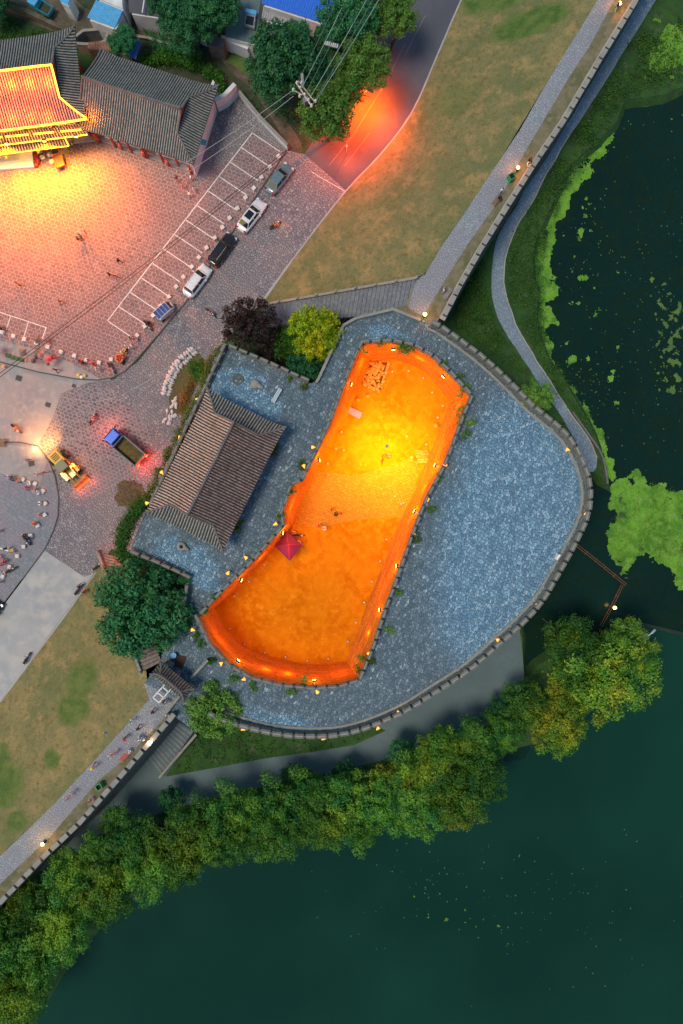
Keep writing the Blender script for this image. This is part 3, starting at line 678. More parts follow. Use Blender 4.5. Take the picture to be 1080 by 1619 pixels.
# ------------------------------------------------------------------ curved tile roofs
def roof(parent, L, Wd, aL, aR, h, ze, lift, ribm, pitch=.34, flare=.05, ribs=True, ribmats=None, tilem=None, ridgem=None):
    tilem = tilem or M_tile; ridgem = ridgem or M_ridge
    aL = min(aL, Wd); aR = min(aR, Wd)
    def gz(d): return h*(max(0, min(1, d/Wd)))**1.2
    def S(u, v, dz=0):
        du = Wd-abs(v); de = (L-u) if u > 0 else (u+L)
        a = aR if u > 0 else aL
        d = du if (a == 0 or de >= a-1e-6) else min(du, de)
        c = (abs(u)/L)**5*(abs(v)/Wd)**5*(1 if a > 0 else .2)
        return Vector((u*(1+flare*.6*(abs(v)/Wd)**4*(1 if a > 0 else 0)), v*(1+flare*(abs(u)/L)**6), ze+gz(d)+lift*c+dz))
    def slopepart(lines_, rm):
        mb = MB(); n = len(lines_[0]); vs = [p for l in lines_ for p in l]
        fs = [(i*n+j, (i+1)*n+j, (i+1)*n+j+1, i*n+j+1) for i in range(len(lines_)-1) for j in range(n-1)]
        mb.add(vs, fs); lo = [p-Vector((0,0,.14)) for p in vs]; mb.add(lo, [f[::-1] for f in fs])
        e = [l[0] for l in lines_]; m = len(e); mb.add(e+[p-Vector((0,0,.14)) for p in e], [(i, i+1, m+i+1, m+i) for i in range(m-1)])
        sp = mb.build('roof_slope', tilem, parent)
        for l in lines_[::1]:
            if (l[0]-l[-1]).length < .25: continue
            rb = MB(); rb.tube([p+Vector((0,0,.03)) for p in l], .095, 5, cap=True); rb.build('tile_row', rm, sp)
        return sp
    NS = 5
    for sgn, rm in ((1, ribm[0]), (-1, ribm[1])):
        ls = []; n = max(4, int(2*L/pitch))
        for i in range(n+1):
            u = -L+.02+(2*L-.04)*i/n; a = aR if u > 0 else aL; de = L-abs(u)
            vend = 0 if (a == 0 or de >= a) else Wd-de
            ls.append([S(u, sgn*(Wd+(vend-Wd)*k/NS)) for k in range(NS+1)])
        slopepart(ls, rm)
    for sg, a, rm in ((1, aR, ribm[2]), (-1, aL, ribm[3])):
        if a == 0: continue
        ls = []; n = max(4, int(2*Wd/pitch))
        for i in range(n+1):
            v = -Wd+.02+(2*Wd-.04)*i/n; de = min(a, Wd-abs(v))
            def SE(d):
                q = S(sg*L, v); p = S(sg*(L-d), v)
                return Vector((p.x, p.y, ze+gz(d)+lift*(((L-d)/L)**5)*((abs(v)/Wd)**5)))
            ls.append([SE(de*k/4) for k in range(5)])
        slopepart(ls, rm)
        # gable wall
        u0 = sg*(L-a-.12); pv = [(-(Wd-a)+2*(Wd-a)*k/10) for k in range(11)]
        if Wd-a > .3:
            mb = MB(); top = [Vector((u0, v, ze+gz(Wd-abs(v))-.02)) for v in pv]; bot = [Vector((u0, v, ze+gz(a)-.05)) for v in pv]
            mb.add(top+bot, [(i, i+1, 11+i+1, 11+i) for i in range(10)]); mb.build('gable', M_redwood, parent)
    # ridges
    mb = MB(); rl = [Vector((-(L-aL)+(2*L-aL-aR)*k/8, 0, ze+h+.1+.22*abs(k/4-1)**3)) for k in range(9)]
    for a, b in zip(rl, rl[1:]):
        mb.add([a+Vector((0,-.14,-.2)), a+Vector((0,.14,-.2)), a+Vector((0,.10,.22)), a+Vector((0,-.10,.22)), b+Vector((0,-.14,-.2)), b+Vector((0,.14,-.2)), b+Vector((0,.10,.22)), b+Vector((0,-.10,.22))], [(0,1,5,4),(1,2,6,5),(2,3,7,6),(3,0,4,7),(0,3,2,1),(4,5,6,7)])
    mb.build('ridge', ridgem, parent)
    for sg, a in ((1, aR), (-1, aL)):
        for sv in (1, -1):
            if a > 0:
                mb = MB(); mb.tube([S(sg*(L-a*k/6), sv*(Wd-a*k/6), .1) for k in range(7)], [.15]+[.12]*6, 5); mb.build('hip_ridge', ridgem, parent)
            mb = MB(); mb.tube([S(sg*(L-a-.02), sv*((Wd-a)*(1-k/5)) if a > 0 else sv*Wd*(1-k/5), .1) for k in range(6)], .12, 5); mb.build('verge_ridge', ridgem, parent)
    return S
def frame_px(c4, z, zb):
    """centre and axes from four eave corners (long axis from c0 to c1)"""
    q = [P(*c, z) for c in c4]; c = (q[0]+q[1]+q[2]+q[3])/4
    ax = ((q[1]-q[0])+(q[2]-q[3]))/2; ay = ((q[3]-q[0])+(q[2]-q[1]))/2
    return Vector((c.x, c.y, zb)), math.atan2(ax.y, ax.x), ax.length/2, ay.length/2
def walls(parent, L, Wd, z0, z1, over, wm, colm, door=True, cols=6):
    mb = MB(); mb.box((0,0,(z0+z1)/2), (2*(L-over-.6), 2*(Wd-over-.6), z1-z0)); mb.build('wall', wm, parent)
    for i in range(cols):
        for s in (1, -1):
            mb = MB(); mb.tube([(-(L-over)+2*(L-over)*i/(cols-1), s*(Wd-over), z0), (-(L-over)+2*(L-over)*i/(cols-1), s*(Wd-over), z1+.1)], .17, 8); mb.build('column', colm, parent, smooth=True)
    if door:
        for s in (1, -1):
            d = MB(); d.box((0, s*(Wd-over-.55), z0+1.1), (1.8, .12, 2.2)); dd = d.build('door', M_wood, parent)
            h = MB(); h.box((.7, s*(Wd-over-.47), z0+1.1), (.06,.06,.3)); h.build('handle', M_steel, dd)
# pavilion on the wall top
c, rz, L, Wd = frame_px([(331,617),(235,808),(352,871),(448,678)], W7+3.2, W7)
pav = thing('wall_pavilion', 'pavilion with a hipped and gabled grey tiled roof standing on the barbican wall top', 'pavilion', c, rz)
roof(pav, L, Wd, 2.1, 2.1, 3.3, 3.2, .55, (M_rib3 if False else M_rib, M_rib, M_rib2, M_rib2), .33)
walls(pav, L, Wd, 0, 3.2, .9, M_plaster, M_redwood)
mb = MB(); mb.box((0,0,.06), (2*L-1, 2*Wd-1, .14)); mb.build('plinth', M_merlon, pav)
# the two sides of the pavilion roof differ: east side darker tiles
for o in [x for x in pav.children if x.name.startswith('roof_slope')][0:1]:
    M_ribe = natural('roof_tile_rib_east', (.22,.16,.145), (.14,.10,.095), (.33,.26,.24), .9, 3.5, 10, .8, .4, .02, grain=.5)
    for r_ in o.children: r_.data.materials[0] = M_ribe
# hall without lights
c, rz, L, Wd = frame_px([(150,84),(345,136),(304,264),(132,199)], 5.2, 0)
hall = thing('grey_hall', 'long unlit grey tiled hall between the parking bays and the glowing hall', 'hall', c, rz)
roof(hall, L, Wd, 0, 2.6, 2.4, 5.2, .5, (M_rib2, M_rib2, M_rib2, M_rib2), .31)
walls(hall, L, Wd, 0, 5.2, 1.0, M_plaster, M_redwood, True, 7)
# white end wall and front plinth of the grey hall
mb = MB(); mb.prism(PL([(346,158),(349,162),(312,279),(307,277)]), 0, 4.6); o = mb.build('end_wall', M_plaster)
tag(o, 'tall white end wall with a painted panel beside the grey tiled hall', 'wall')
p4 = PL([(342,190),(336,212),(336,213),(330,232)]); 
mb = MB(); mb.prism(PL([(325,236),(333,238),(331,246),(323,244)]), 2.6, 2.7); tag(mb.build('awning', plain('turquoise_canvas', (.05,.45,.5), .6)), 'small turquoise awning fixed to the white end wall', 'awning')
M_mural = natural('mural_paint', (.5,.3,.32), (.2,.3,.45), (.6,.6,.6), .7, 2.5, 8, .8, .1, .01)
pt = thing('front_terrace', 'pale terrace strip with red beams along the front of the grey hall', 'terrace')
a0, a1 = (150,222), (308,278)
mb = MB(); mb.prism(PL([(138,203),(306,264),(310,277),(150,221)]), 0, .5); mb.build('terrace_floor', M_conc, pt)
for t in (.02, .27, .5, .74, .97):
    x, y = a0[0]+(a1[0]-a0[0])*t, a0[1]+(a1[1]-a0[1])*t
    mb = MB(); mb.tube([P(x, y-2, .2), P(x-6, y-13, 3.6)], .2, 6); mb.build('beam', M_redwood, pt)
# court corner walls
def wallrun(name, lab, pts, h, wd, m, z0=0, capm=None, cat='wall'):
    t = thing(name, lab, cat); pts = PL(pts, z0)
    mb = MB(); sweep(mb, pts, [(wd/2,-.1),(wd/2,h),(-wd/2,h),(-wd/2,-.1)]); mb.build('wall_body', m, t)
    mb = MB(); sweep(mb, pts, [(wd/2+.05,h-.02),(wd/2+.05,h+.08),(-wd/2-.05,h+.08),(-wd/2-.05,h-.02),(wd/2+.05,h-.02)]); mb.build('coping', capm or M_cap, t)
    return t
wallrun('yard_wall', 'white plastered yard wall running from the grey hall to the corner of the parking area', [(345,176),(360,168),(376,151)], 2.6, .45, M_plaster, 0, M_plaster)
wallrun('yard_wall', 'thin pale wall between the dirt path and the parking bays', [(377,150),(415,196),(456,238)], 1.5, .22, M_plaster, 0, M_cap)
wallrun('yard_wall', 'long white wall behind the vegetable garden below the dark courtyard tree', [(238,29),(280,50),(330,72)], 2.2, .5, M_plaster, 0, M_plaster)
wallrun('yard_wall', 'short white wall beside the dirt path left of the big road trees', [(354,76),(372,82),(396,92)], 2.2, .5, M_plaster, 0, M_plaster)
wallrun('yard_wall', 'low earthen wall along the alley in the top left corner', [(-60,-10),(0,12),(50,28),(100,52),(125,62)], 1.2, .4, M_soil, 0, M_soil)
wallrun('yard_wall', 'low rubble edging across the vegetable garden', [(205,58),(235,63),(265,72),(295,77)], .4, .25, M_merlon)
# glowing hall at the left edge
c, rz, L, Wd = frame_px([(-190,88),(119,50),(134,190),(-170,228)], 6.5, 0)
M_ribo = M_rib2
hallA = thing('lit_hall', 'large tiled hall outlined with glowing yellow light strips at the left edge', 'hall', c, rz)
SA = roof(hallA, L, Wd, 2.4, 2.4, 2.6, 6.5, .7, (M_rib2, M_rib, M_rib2, M_rib2), .32)
walls(hallA, L, Wd, 0, 6.5, 1.2, M_plaster, M_redwood, True, 7)
E_strip = emis('light_strip_glow', (1, .36, .02), 4)
def strip(parent, pts, r=.10): mb = MB(); mb.tube(pts, r, 6); return mb.build('light_strip', E_strip, parent)
strip(hallA, [Vector((-L+2.4+(2*L-4.8)*k/10, -.12, 6.5+2.6+.38)) for k in range(11)], .13)
strip(hallA, [SA(L-2.45, -(Wd-2.4)*k/6, .28) for k in range(7)], .1)
strip(hallA, [SA(L-2.4*k/6, -(Wd-2.4*k/6), .28) for k in range(6, -1, -1)][::-1], .1)
strip(hallA, [SA(-L+2*L*k/14, -Wd-.02, .02) for k in range(15)], .12)
# lower skirt roof, porch roof, stage
def monoroof(name, parent, top, bot, z1, z0, rm, pitch=.34, tm=None):
    T0, T1, B0, B1 = P(*top[0], z1), P(*top[1], z1), P(*bot[0], z0), P(*bot[1], z0)
    mb = MB(); mb.add([T0, T1, B1, B0], [(0,1,2,3)]); mb.add([v-Vector((0,0,.12)) for v in (T0, T1, B1, B0)], [(3,2,1,0)])
    sp = mb.build(name, tm or M_tile, parent); n = int((T1-T0).length/pitch)
    for i in range(n+1):
        rb = MB(); a, b = T0.lerp(T1, i/n), B0.lerp(B1, i/n); rb.tube([a, b.lerp(a, .5)-Vector((0,0,.05)), b], .09, 5); rb.build('tile_row', rm, sp)
    return sp
sk = thing('skirt_roof', 'lower tiled skirt roof with bright light strips below the glowing hall eave', 'roof')
monoroof('roof_slope', sk, [(-150,228),(128,196)], [(-150,247),(138,212)], 5.6, 4.7, M_rib)
mb = MB(); mb.prism(PL([(-150,226),(128,195),(126,190),(-150,221)]), 5.4, 5.8); mb.build('fascia', M_plaster, sk)
for (x0, x1) in ((-60,3),(9,45),(53,85),(96,128)):
    f = lambda x, dy, z: P(x, 217-(x/128)*12+dy, z)
    strip(sk, [f(x0, 0, 5.75), f(x1, 0, 5.75)], .1)
strip(sk, [P(-150,249,4.75), P(138,213,4.75)], .07)
po = thing('porch_roof', 'small yellow lit tiled porch roof projecting toward the white stage', 'roof')
monoroof('roof_slope', po, [(-150,240),(100,213)], [(-150,262),(108,230)], 4.3, 3.6, M_rib)
strip(po, [P(100,213,4.4), P(109,231,3.7)], .06); strip(po, [P(-150,263,3.7), P(108,231,3.7)], .05)
mb = MB()
for x in (-40, 10, 60, 104): mb.tube([P(x, 250-x*.17, 0), P(x, 250-x*.17, 3.6)], .15, 8)
mb.build('post', M_redwood, po)
te = thing('hall_terrace', 'raised stone terrace in front of the glowing hall', 'terrace')
mb = MB(); mb.prism(PL([(-150,262),(-150,225),(140,205),(156,224),(60,236)]), 0, .55); mb.build('terrace_floor', M_conc, te)
for (a, b) in (((112,222),(116,232)), ((140,208),(155,226))):
    mb = MB(); mb.tube([P(*a, .9), P(*b, .7)], .22, 6); mb.build('stair_rail', M_wood, te)
st = thing('stage', 'white stage platform glowing in front of the lit hall', 'stage')
mb = MB(); mb.prism(PL([(-120,247),(54,237),(56,267),(-118,279)]), .1, .6); mb.build('stage_floor', M_white, st)
mb = MB(); mb.prism(PL([(-120,252),(32,241),(33,257),(-119,268)]), .6, .66); mb.build('stage_mat', M_whites, st)
for k in range(5):
    mb = MB(); mb.box((0,0,.3), (.5,.5,.6)); tag(mb.build('planter_box', M_redwood, loc=P(59+(k%2)*1.5, 244+k*4.6, .13)), f'{["first","second","third","fourth","fifth"][k]} dark flower box from the hall in the row beside the stage', 'flower box', 'flower boxes beside the stage')
# small gatehouse roof
c, rz, L, Wd = frame_px([(255,1045),(308,1090),(290,1105),(240,1066)], W7+2.6, W7)
gh = thing('gatehouse', 'small dark tiled gatehouse between the stairs and the wall walk', 'gatehouse', c, rz)
roof(gh, L, Wd, .8, .8, 1.1, 2.6, .35, (M_rib3,)*4, .33, .08)
walls(gh, L, Wd, 0, 2.6, .4, M_merlon, M_wood, False, 3)
# gatehouse ridge decks and hopscotch frame
t = thing('court_grid', 'white painted double square frame on the walkway in front of the gatehouse', 'ground marking')
def gp(a, b): # grid coordinates to px
    return (242+a*11.5+b*9.5, 1103-a*13+b*8)
for A_, B_ in (((0,0),(1.75,0)), ((0,1),(1.75,1)), ((0,0),(0,1)), ((.62,0),(.62,1)), ((1.3,0),(1.3,1))):
    a, b = P(*gp(*A_), W7+.02), P(*gp(*B_), W7+.02); d = (b-a).normalized(); nn = Vector((-d.y, d.x, 0))*.06
    mb = MB(); mb.prism([a-nn, b-nn, b+nn, a+nn], W7+.012, W7+.03); mb.build('bar', M_white, t)

# ------------------------------------------------------------------ houses and sheet roofs, upper left
def corrug(name, parent, q, z, m, n, drop=.5):
    """corrugated sheet: q = 4 px corners, slopes down from edge 0-1 to edge 3-2"""
    Q = [P(*q[0], z), P(*q[1], z), P(*q[2], z-drop), P(*q[3], z-drop)]; mb = MB(); vs = []
    for i in range(n*2+1):
        dz = .05 if i % 2 else 0
        vs += [Q[0].lerp(Q[1], i/(2*n))+Vector((0,0,dz)), Q[3].lerp(Q[2], i/(2*n))+Vector((0,0,dz))]
    mb.add(vs, [(2*i, 2*i+1, 2*i+3, 2*i+2) for i in range(2*n)]); return mb.build(name, m, parent)
def house(name, lab, q, z, m, wm, n=20, cat='house', drop=.5):
    t = thing(name, lab, cat); corrug('roof', t, q, z, m, n, drop)
    c = P(sum(a[0] for a in q)/4, sum(a[1] for a in q)/4, z); mb = MB()
    mb.prism([P(*a, z).lerp(c, .06) for a in q], 0, z-drop-.1); mb.build('wall', wm, t); return t
house('blue_roof_house', 'house with a long deep blue corrugated roof at the top edge', [(424,-50),(545,-22),(520,40),(414,6)], 4.5, M_blue, M_plaster, 30)
house('lean_to', 'grey sheet roofed lean-to below the deep blue corrugated roof', [(417,8),(461,24),(458,41),(413,30)], 3.2, M_grey, M_plaster, 12, 'shed')
house('blue_tiled_house', 'house with a bright blue tiled roof above the alley in the top left', [(152,0),(194,17),(182,44),(138,28)], 4.2, M_lblue, M_plaster, 16)
house('flat_roof_annex', 'pale flat roofed annex behind the bright blue tiled roof', [(150,-40),(192,-20),(194,14),(154,-2)], 4.5, M_plaster, M_plaster, 3)
house('brick_shed', 'small low shed with a rusty brown roof behind the two halls', [(140,67),(172,66),(176,80),(138,78)], 2.6, M_redstep, M_merlon, 8, 'shed', .2)
wallrun('shed_wall', 'pale low wall wrapped round the rusty roofed shed', [(122,78),(140,64),(168,62),(178,68),(174,80),(160,86),(128,84)], 2.0, .25, M_cap)
t = thing('blue_tarpaulin', 'bright blue tarpaulin roof at the back corner of the grey hall', 'tarpaulin'); corrug('sheet', t, [(202,62),(224,66),(215,94),(194,86)], 2.6, M_blue, 6, .3)
mb = MB(); [mb.tube([P(*a, 0), P(*a, 2.4)], .05, 5) for a in ((203,64),(222,67),(214,92),(196,86))]; mb.build('post', M_steel, t)
house('concrete_house', 'grey flat roofed house with a small skylight left of the deep blue roof', [(372,-40),(418,-40),(402,70),(356,58)], 3.6, M_terr, M_plaster, 3)
t = thing('skylight', 'small skylight with a turquoise cover on the grey flat roof', 'skylight')
mb = MB(); mb.prism(PL([(389,20),(404,24),(402,44),(386,38)], 4), 3.5, 3.95); mb.build('frame', M_grey, t)
mb = MB(); mb.prism(PL([(389,14),(406,18),(405,25),(388,20)], 4), 3.9, 4.15); mb.build('cover', M_lblue, t)
mb = MB(); mb.prism(PL([(390,24),(402,27),(400,41),(388,37)], 4), 3.96, 3.98); mb.build('pane', M_glass, t)
house('grey_yard_house', 'dark grey flat roofed house with a white pipe at the top edge', [(196,-50),(262,-50),(270,30),(205,20)], 3.6, M_asph, M_plaster, 3)
mb = MB(); mb.tube([P(229,-5,3.8), P(225,20,3.8)], .08, 6); tag(mb.build('drain_pipe', M_white), 'white pipe lying across the dark grey flat roof', 'pipe')
house('gate_shed', 'small dark flat roofed gate shed between the two white garden walls', [(330,55),(356,62),(352,75),(328,70)], 2.8, M_asph, M_merlon, 3, 'shed', .1)
house('small_blue_roof', 'tiny light blue roof at the top edge left of the bright blue tiled roof', [(98,-12),(112,-8),(108,9),(95,2)], 3.2, M_lblue, M_plaster, 5, 'shed', .2)

# ------------------------------------------------------------------ foliage
def leaf_mesh(name, lobes, nleaf, size, mat, seed, droop=0, core=True, shell=.55):
    """leaf-sized faces in clumps; lobes = (centre, radius)"""
    rd = random.Random(seed); vs = []; fs = []
    tot = sum(r*r for _, r in lobes)
    for c, r in lobes:
        k = max(6, int(nleaf*r*r/tot))
        for _ in range(k):
            z = rd.uniform(-.35, 1); t = rd.uniform(0, 6.283); q = math.sqrt(max(0, 1-z*z))
            n = Vector((q*math.cos(t), q*math.sin(t), z)); rr = r*(shell+(1-shell)*rd.random()**.5)*(1+.12*rd.uniform(-1,1))*(1+.75*noise.noise(n*2.3+c*.9+Vector((seed,0,0))))*(1.25 if rd.random() < .05 else 1)
            p = c+Vector((n.x*rr, n.y*rr, n.z*rr*.85))
            d = (n+Vector((rd.uniform(-.7,.7), rd.uniform(-.7,.7), rd.uniform(-.3,.6)))).normalized()
            a = d.cross(Vector((rd.uniform(-1,1), rd.uniform(-1,1), .2))).normalized(); b = d.cross(a)
            s = size*rd.uniform(.6, 1.3); i = len(vs)
            vs += [tuple(p-a*s-b*s*.15), tuple(p-b*s*.55+d*s*.15), tuple(p+a*s+b*s*.15), tuple(p+b*s*.55-d*s*.1)]; fs.append((i, i+1, i+2, i+3))
    me = bpy.data.meshes.new(name); me.from_pydata(vs, [], fs); me.materials.append(mat); me.update(); return me
def crown_lobes(Rr, H, seed, ncl, cr=(.16,.30), flat=.75, irregular=.25, dome=False):
    rd = random.Random(seed); out = []
    big = [(Vector((Rr*rd.uniform(.25,.55)*math.cos(k*2.4+seed), Rr*rd.uniform(.25,.55)*math.sin(k*2.4+seed), rd.uniform(-.15,.2)*Rr)), Rr*rd.uniform(.42,.62)) for k in range(6)]+[(Vector((0,0,.15*Rr)), Rr*.62)]
    if dome: big = [(Vector((0,0,0)), Rr*.82)]+[(Vector((Rr*.25*math.cos(k*2.1+seed), Rr*.25*math.sin(k*2.1+seed), 0)), Rr*.66) for k in range(3)]; irregular *= .5
    for k in range(ncl):
        bc, br = big[rd.randrange(len(big))]
        z = rd.uniform(-.45, 1); t = rd.uniform(0, 6.283); q = math.sqrt(max(0, 1-z*z))
        e = 1+irregular*rd.uniform(-.6, 1)
        out.append((bc+Vector((q*math.cos(t)*br*e, q*math.sin(t)*br*e, z*br*flat*e)), Rr*rd.uniform(*cr)))
    # loose dark inside so nothing shows straight through
    for k in range(7): out.append((Vector((rd.uniform(-.35,.35)*Rr, rd.uniform(-.35,.35)*Rr, rd.uniform(-.3,.0)*Rr)), Rr*.42))
    return out
CR = {}
def crown_var(kind):
    if kind in CR: return CR[kind]
    spec = dict(willow=(L_willow,4,4.0,58,(.12,.27),18000,.14), willowy=(L_willow2,3,4.0,58,(.12,.27),18000,.14), dark=(L_dark,2,4.0,110,(.11,.2),20000,.15),
                mid=(L_mid,2,3.6,90,(.13,.22),19000,.14), lime=(L_lime,1,3.4,150,(.10,.15),19000,.13), purple=(L_purple,1,3.6,100,(.1,.17),13000,.13), fern=(L_fern,2,2.0,24,(.18,.3),3500,.11))[kind]
    m, nv, Rr, ncl, cr, nl, ls = spec; CR[kind] = []
    for k in range(nv):
        CR[kind].append((leaf_mesh('crown_'+kind, crown_lobes(Rr, Rr, k*7+len(kind), ncl, cr, dome=kind in ('dark','mid','lime','purple')), nl, ls, m, k+31), Rr))
    return CR[kind]
def trunk_mesh(h, r, seed):
    rd = random.Random(seed); mb = MB(); lean = Vector((rd.uniform(-.3,.3), rd.uniform(-.3,.3), 0))
    mb.tube([Vector((0,0,-.3)), Vector((0,0,0)), lean*.4+Vector((0,0,h*.3)), lean+Vector((0,0,h*.62)), lean*1.2+Vector((0,0,h*.85))], [r*1.5, r*1.2, r, r*.75, r*.4], 8)
    for k in range(6):
        a = k*1.05+rd.random(); b0 = lean*.8+Vector((0,0,h*rd.uniform(.38,.6))); q = h*.34
        mb.tube([b0, b0+Vector((math.cos(a)*q*.5, math.sin(a)*q*.5, h*.14)), b0+Vector((math.cos(a)*q, math.sin(a)*q, h*.24))], [r*.45, r*.3, r*.12], 6)
    return mb.mesh('trunk', M_trunk, True)
TR = [trunk_mesh(1, .035, s) for s in range(4)]
def tree(px, py, rpx, kind, H, label, group=None, z0=0, name=None, cat='tree'):
    vs = crown_var(kind); me, Rr = vs[int(px*7+py*3) % len(vs)]
    zc = z0+H-rpx/12*.62; c = P(px, py, zc); r = rpx*(CAMH-zc)/CAMH/12
    t = thing(name or {'willow':'willow_tree','willowy':'willow_tree','dark':'broadleaf_tree','mid':'broadleaf_tree','lime':'round_tree','purple':'purple_leaf_tree','fern':'shrub'}[kind], label, cat, (c.x, c.y, z0), 0, group)
    s = r/Rr*(1.0 if kind[:3]=='wil' else 1.1); cr_ = link('crown', me, t, (0,0,zc-z0)); cr_.scale = (s, s*random.uniform(.93,1.07), s*random.uniform(.9,1.1)); cr_.rotation_euler.z = (px*1.7+py) % 6.28
    tr = link('trunk', TR[int(px+py) % 4], t, (0,0,0)); tr.scale = (H*.8, H*.8, H*.82)
    return t
GB = 'trees along the lake shore'
shore = [
 (960,1065,74,'willowy',10,'big yellow tinged tree on the small headland, rightmost of the shore trees'),
 (905,1022,50,'willow',9,'dark green tree at the north-west corner of the headland clump'),
 (988,1020,44,'willow',9,'green tree nearest the white lamp post above the lake'),
 (915,1100,48,'willowy',8,'yellow green tree in the middle of the headland clump, left of the biggest one'),
 (880,1160,42,'willowy',7,'small yellowish tree at the southern tip of the headland clump'),
 (838,1120,42,'willow',6,'low feathery tree between the terrace end and the headland clump'),
 (792,1150,36,'willow',5,'low dark tree against the lower right edge of the terrace'),
 (748,1180,44,'willow',8,'green tree beside the terrace edge, first of the long row from the right'),
 (700,1180,38,'willowy',8,'yellow topped tree at the terrace edge above the widest part of the row'),
 (755,1235,46,'willow',9,'tree bulging over the lake at the right end of the long row'),
 (712,1262,46,'willowy',9,'tree over the water second from the right end of the long row'),
 (655,1222,46,'willow',8,'tree by the terrace left of the yellow topped one'),
 (660,1280,50,'willow',9,'large tree over the water below the curved outer wall lamps'),
 (600,1262,44,'willow',8,'tree midway along the row directly below the courtyard south end'),
 (622,1240,40,'willowy',7,'yellow green low tree tucked behind the middle of the row'),
 (545,1262,46,'willow',8,'tree near the middle of the row left of the terrace bend'),
 (565,1310,40,'willow',8,'tree leaning over the lake in the middle of the row'),
 (490,1262,44,'willow',8,'tree by the path below the left part of the court wall'),
 (500,1320,50,'willow',9,'wide tree over the water left of the middle of the row'),
 (430,1282,48,'willow',8,'tree by the path where the row bends inland'),
 (435,1335,48,'willow',9,'tree over the water below the terrace grass wedge'),
 (370,1290,46,'willow',8,'tree by the path to the right of the terrace stairs'),
 (365,1345,50,'willow',9,'broad tree over the lake left of the wedge of dark grass'),
 (310,1310,44,'willow',8,'tree by the path below the foot of the terrace stairs'),
 (298,1365,50,'willow',9,'broad tree over the lake below the green litter bin on the wall'),
 (235,1335,46,'willow',8,'tree near the city wall opposite the green litter bin'),
 (236,1398,48,'willow',9,'tree over the water where the shore turns down to the left'),
 (185,1300,30,'willow',6,'small bright tree standing alone close to the terrace path'),
 (176,1370,50,'willow',8,'tree near the wall below the lamp on the southern walkway'),
 (168,1440,52,'willow',9,'tree over the lake in the lower left row'),
 (112,1400,46,'willow',8,'dark tree against the foot of the southern city wall'),
 (108,1475,54,'willow',9,'large tree of the lower left row between wall and water'),
 (50,1450,50,'willow',8,'tree against the wall near the left edge'),
 (60,1530,58,'willow',9,'large tree over the water in the bottom left corner'),
 (5,1500,50,'willow',9,'tree cut by the left edge above the bottom corner'),
 (20,1595,60,'willow',9,'tree cut by the bottom edge in the left corner'),
 (-45,1570,60,'willow',9,'tree at the left edge of the bottom left corner'),
]
for s_ in shore:
    if s_[0] < 520 and s_[1] > 1290+(500-s_[0])*.22: s_ = (s_[0]-5, s_[1]-20, s_[2]*.9)+s_[3:]
    tree(*s_[:3], s_[3], s_[4], s_[5], GB)
for (x, y, r, H, lab) in [(640,1196,26,5,'low dark bush tree at the terrace edge with the yellow topped tree on its right'),(470,1232,24,4,'low dark bush tree poking over the path edge'),(545,1222,20,4,'smallest dark bush tree beside the terrace path'),(800,1120,26,4,'low dark bush tree right under the terrace corner'),(270,1262,20,4,'low dark bush tree on the path below the stair foot'),(30,1400,34,5,'low dark bush tree in the shadow of the southern wall')]:
    tree(x, y, r, 'dark', H, lab, GB)
tree(223,967,72,'dark',11,'very large dark green tree between the red steps and the barbican wall', z0=0)
tree(340,1118,46,'mid',8.5,'bright green tree at the barbican wall beside the gatehouse')
tree(395,514,43,'purple',9,'dark purple leaved tree at the foot of the long stone ramp')
tree(500,524,40,'lime',9.5,'round lime green tree next to the long stone ramp')
tree(456,545,26,'fern',7,'glossy green shrub between the purple tree and the lime green tree')
tree(482,576,30,'dark',7,'dark round tree in the notch of the wall below the lime green tree')
tree(432,560,24,'purple',6,'small dark tree against the notch wall')
tree(849,628,26,'mid',8,'green tree growing against the outer wall beside the waterside path')
tree(318,586,21,'fern',4.5,'bright green bush beside the curved double row of sandbags')
GT = 'trees beside the road at the top'
for a in [(446,96,56,'dark',11,'large dark green tree left of the power pole'), (575,102,42,'mid',10,'round dense tree leaning over the road above the red glow'), (518,178,44,'mid',9,'tree above the power pole foot whose edge glows orange'),
          (555,28,46,'dark',10,'dark tree under the power lines at the top edge'), (622,22,34,'mid',9,'yellowish tree overhanging the asphalt road at the top edge'), (500,120,30,'dark',8,'shaded tree between the power lines'), (546,140,24,'mid',8,'small tree filling the gap over the red glow'), (528,62,26,'dark',8,'dark small tree beneath the insulator bundle')]:
    tree(*a[:5], a[5], GT)
for a in [(300,28,46,'dark',8,'dark dense tree in the yard right of the white pipe'), (345,10,34,'dark',8,'dark tree at the top edge beside the grey flat roof'), (262,8,30,'dark',7,'dark tree at the top edge left in the yard'), (196,66,22,'dark',5,'bluish green bush beside the blue tarpaulin'), (-10,2,28,'dark',5,'dark bush in the top left corner'),(470,60,26,'dark',9,'dark tree touching the eave of the deep blue roof')]:
    tree(*a)
def greens(name, lab, pts, z, mat, n, r, size, cat=None, seed=1, nl=4000, kind=None, h=.0):
    rd = random.Random(seed); pts = [P(*p, z) for p in pts]; lobes = []
    al = along(pts, max(.05, sum((b-a).length for a, b in zip(pts, pts[1:]))/n))
    for p, a in al: lobes.append((p+Vector((rd.uniform(-.3,.3), rd.uniform(-.3,.3), rd.uniform(-.2,.3)+h)), r*rd.uniform(.6,1.25)))
    c = lobes[0][0].copy(); c.z = z
    me = leaf_mesh(name, [(l-c, q) for l, q in lobes], nl, size, mat, seed, shell=.3); o = link(name, me, None, c)
    return tag(o, lab, cat, None, kind)
greens('hedge', 'long climbing green hedge over the plaza side of the barbican wall', [(352,545),(330,575),(315,625),(292,668),(270,712),(248,755),(232,790)], 6.2, L_hedge, 55, .55, .10, 'hedge', 2, 9000)
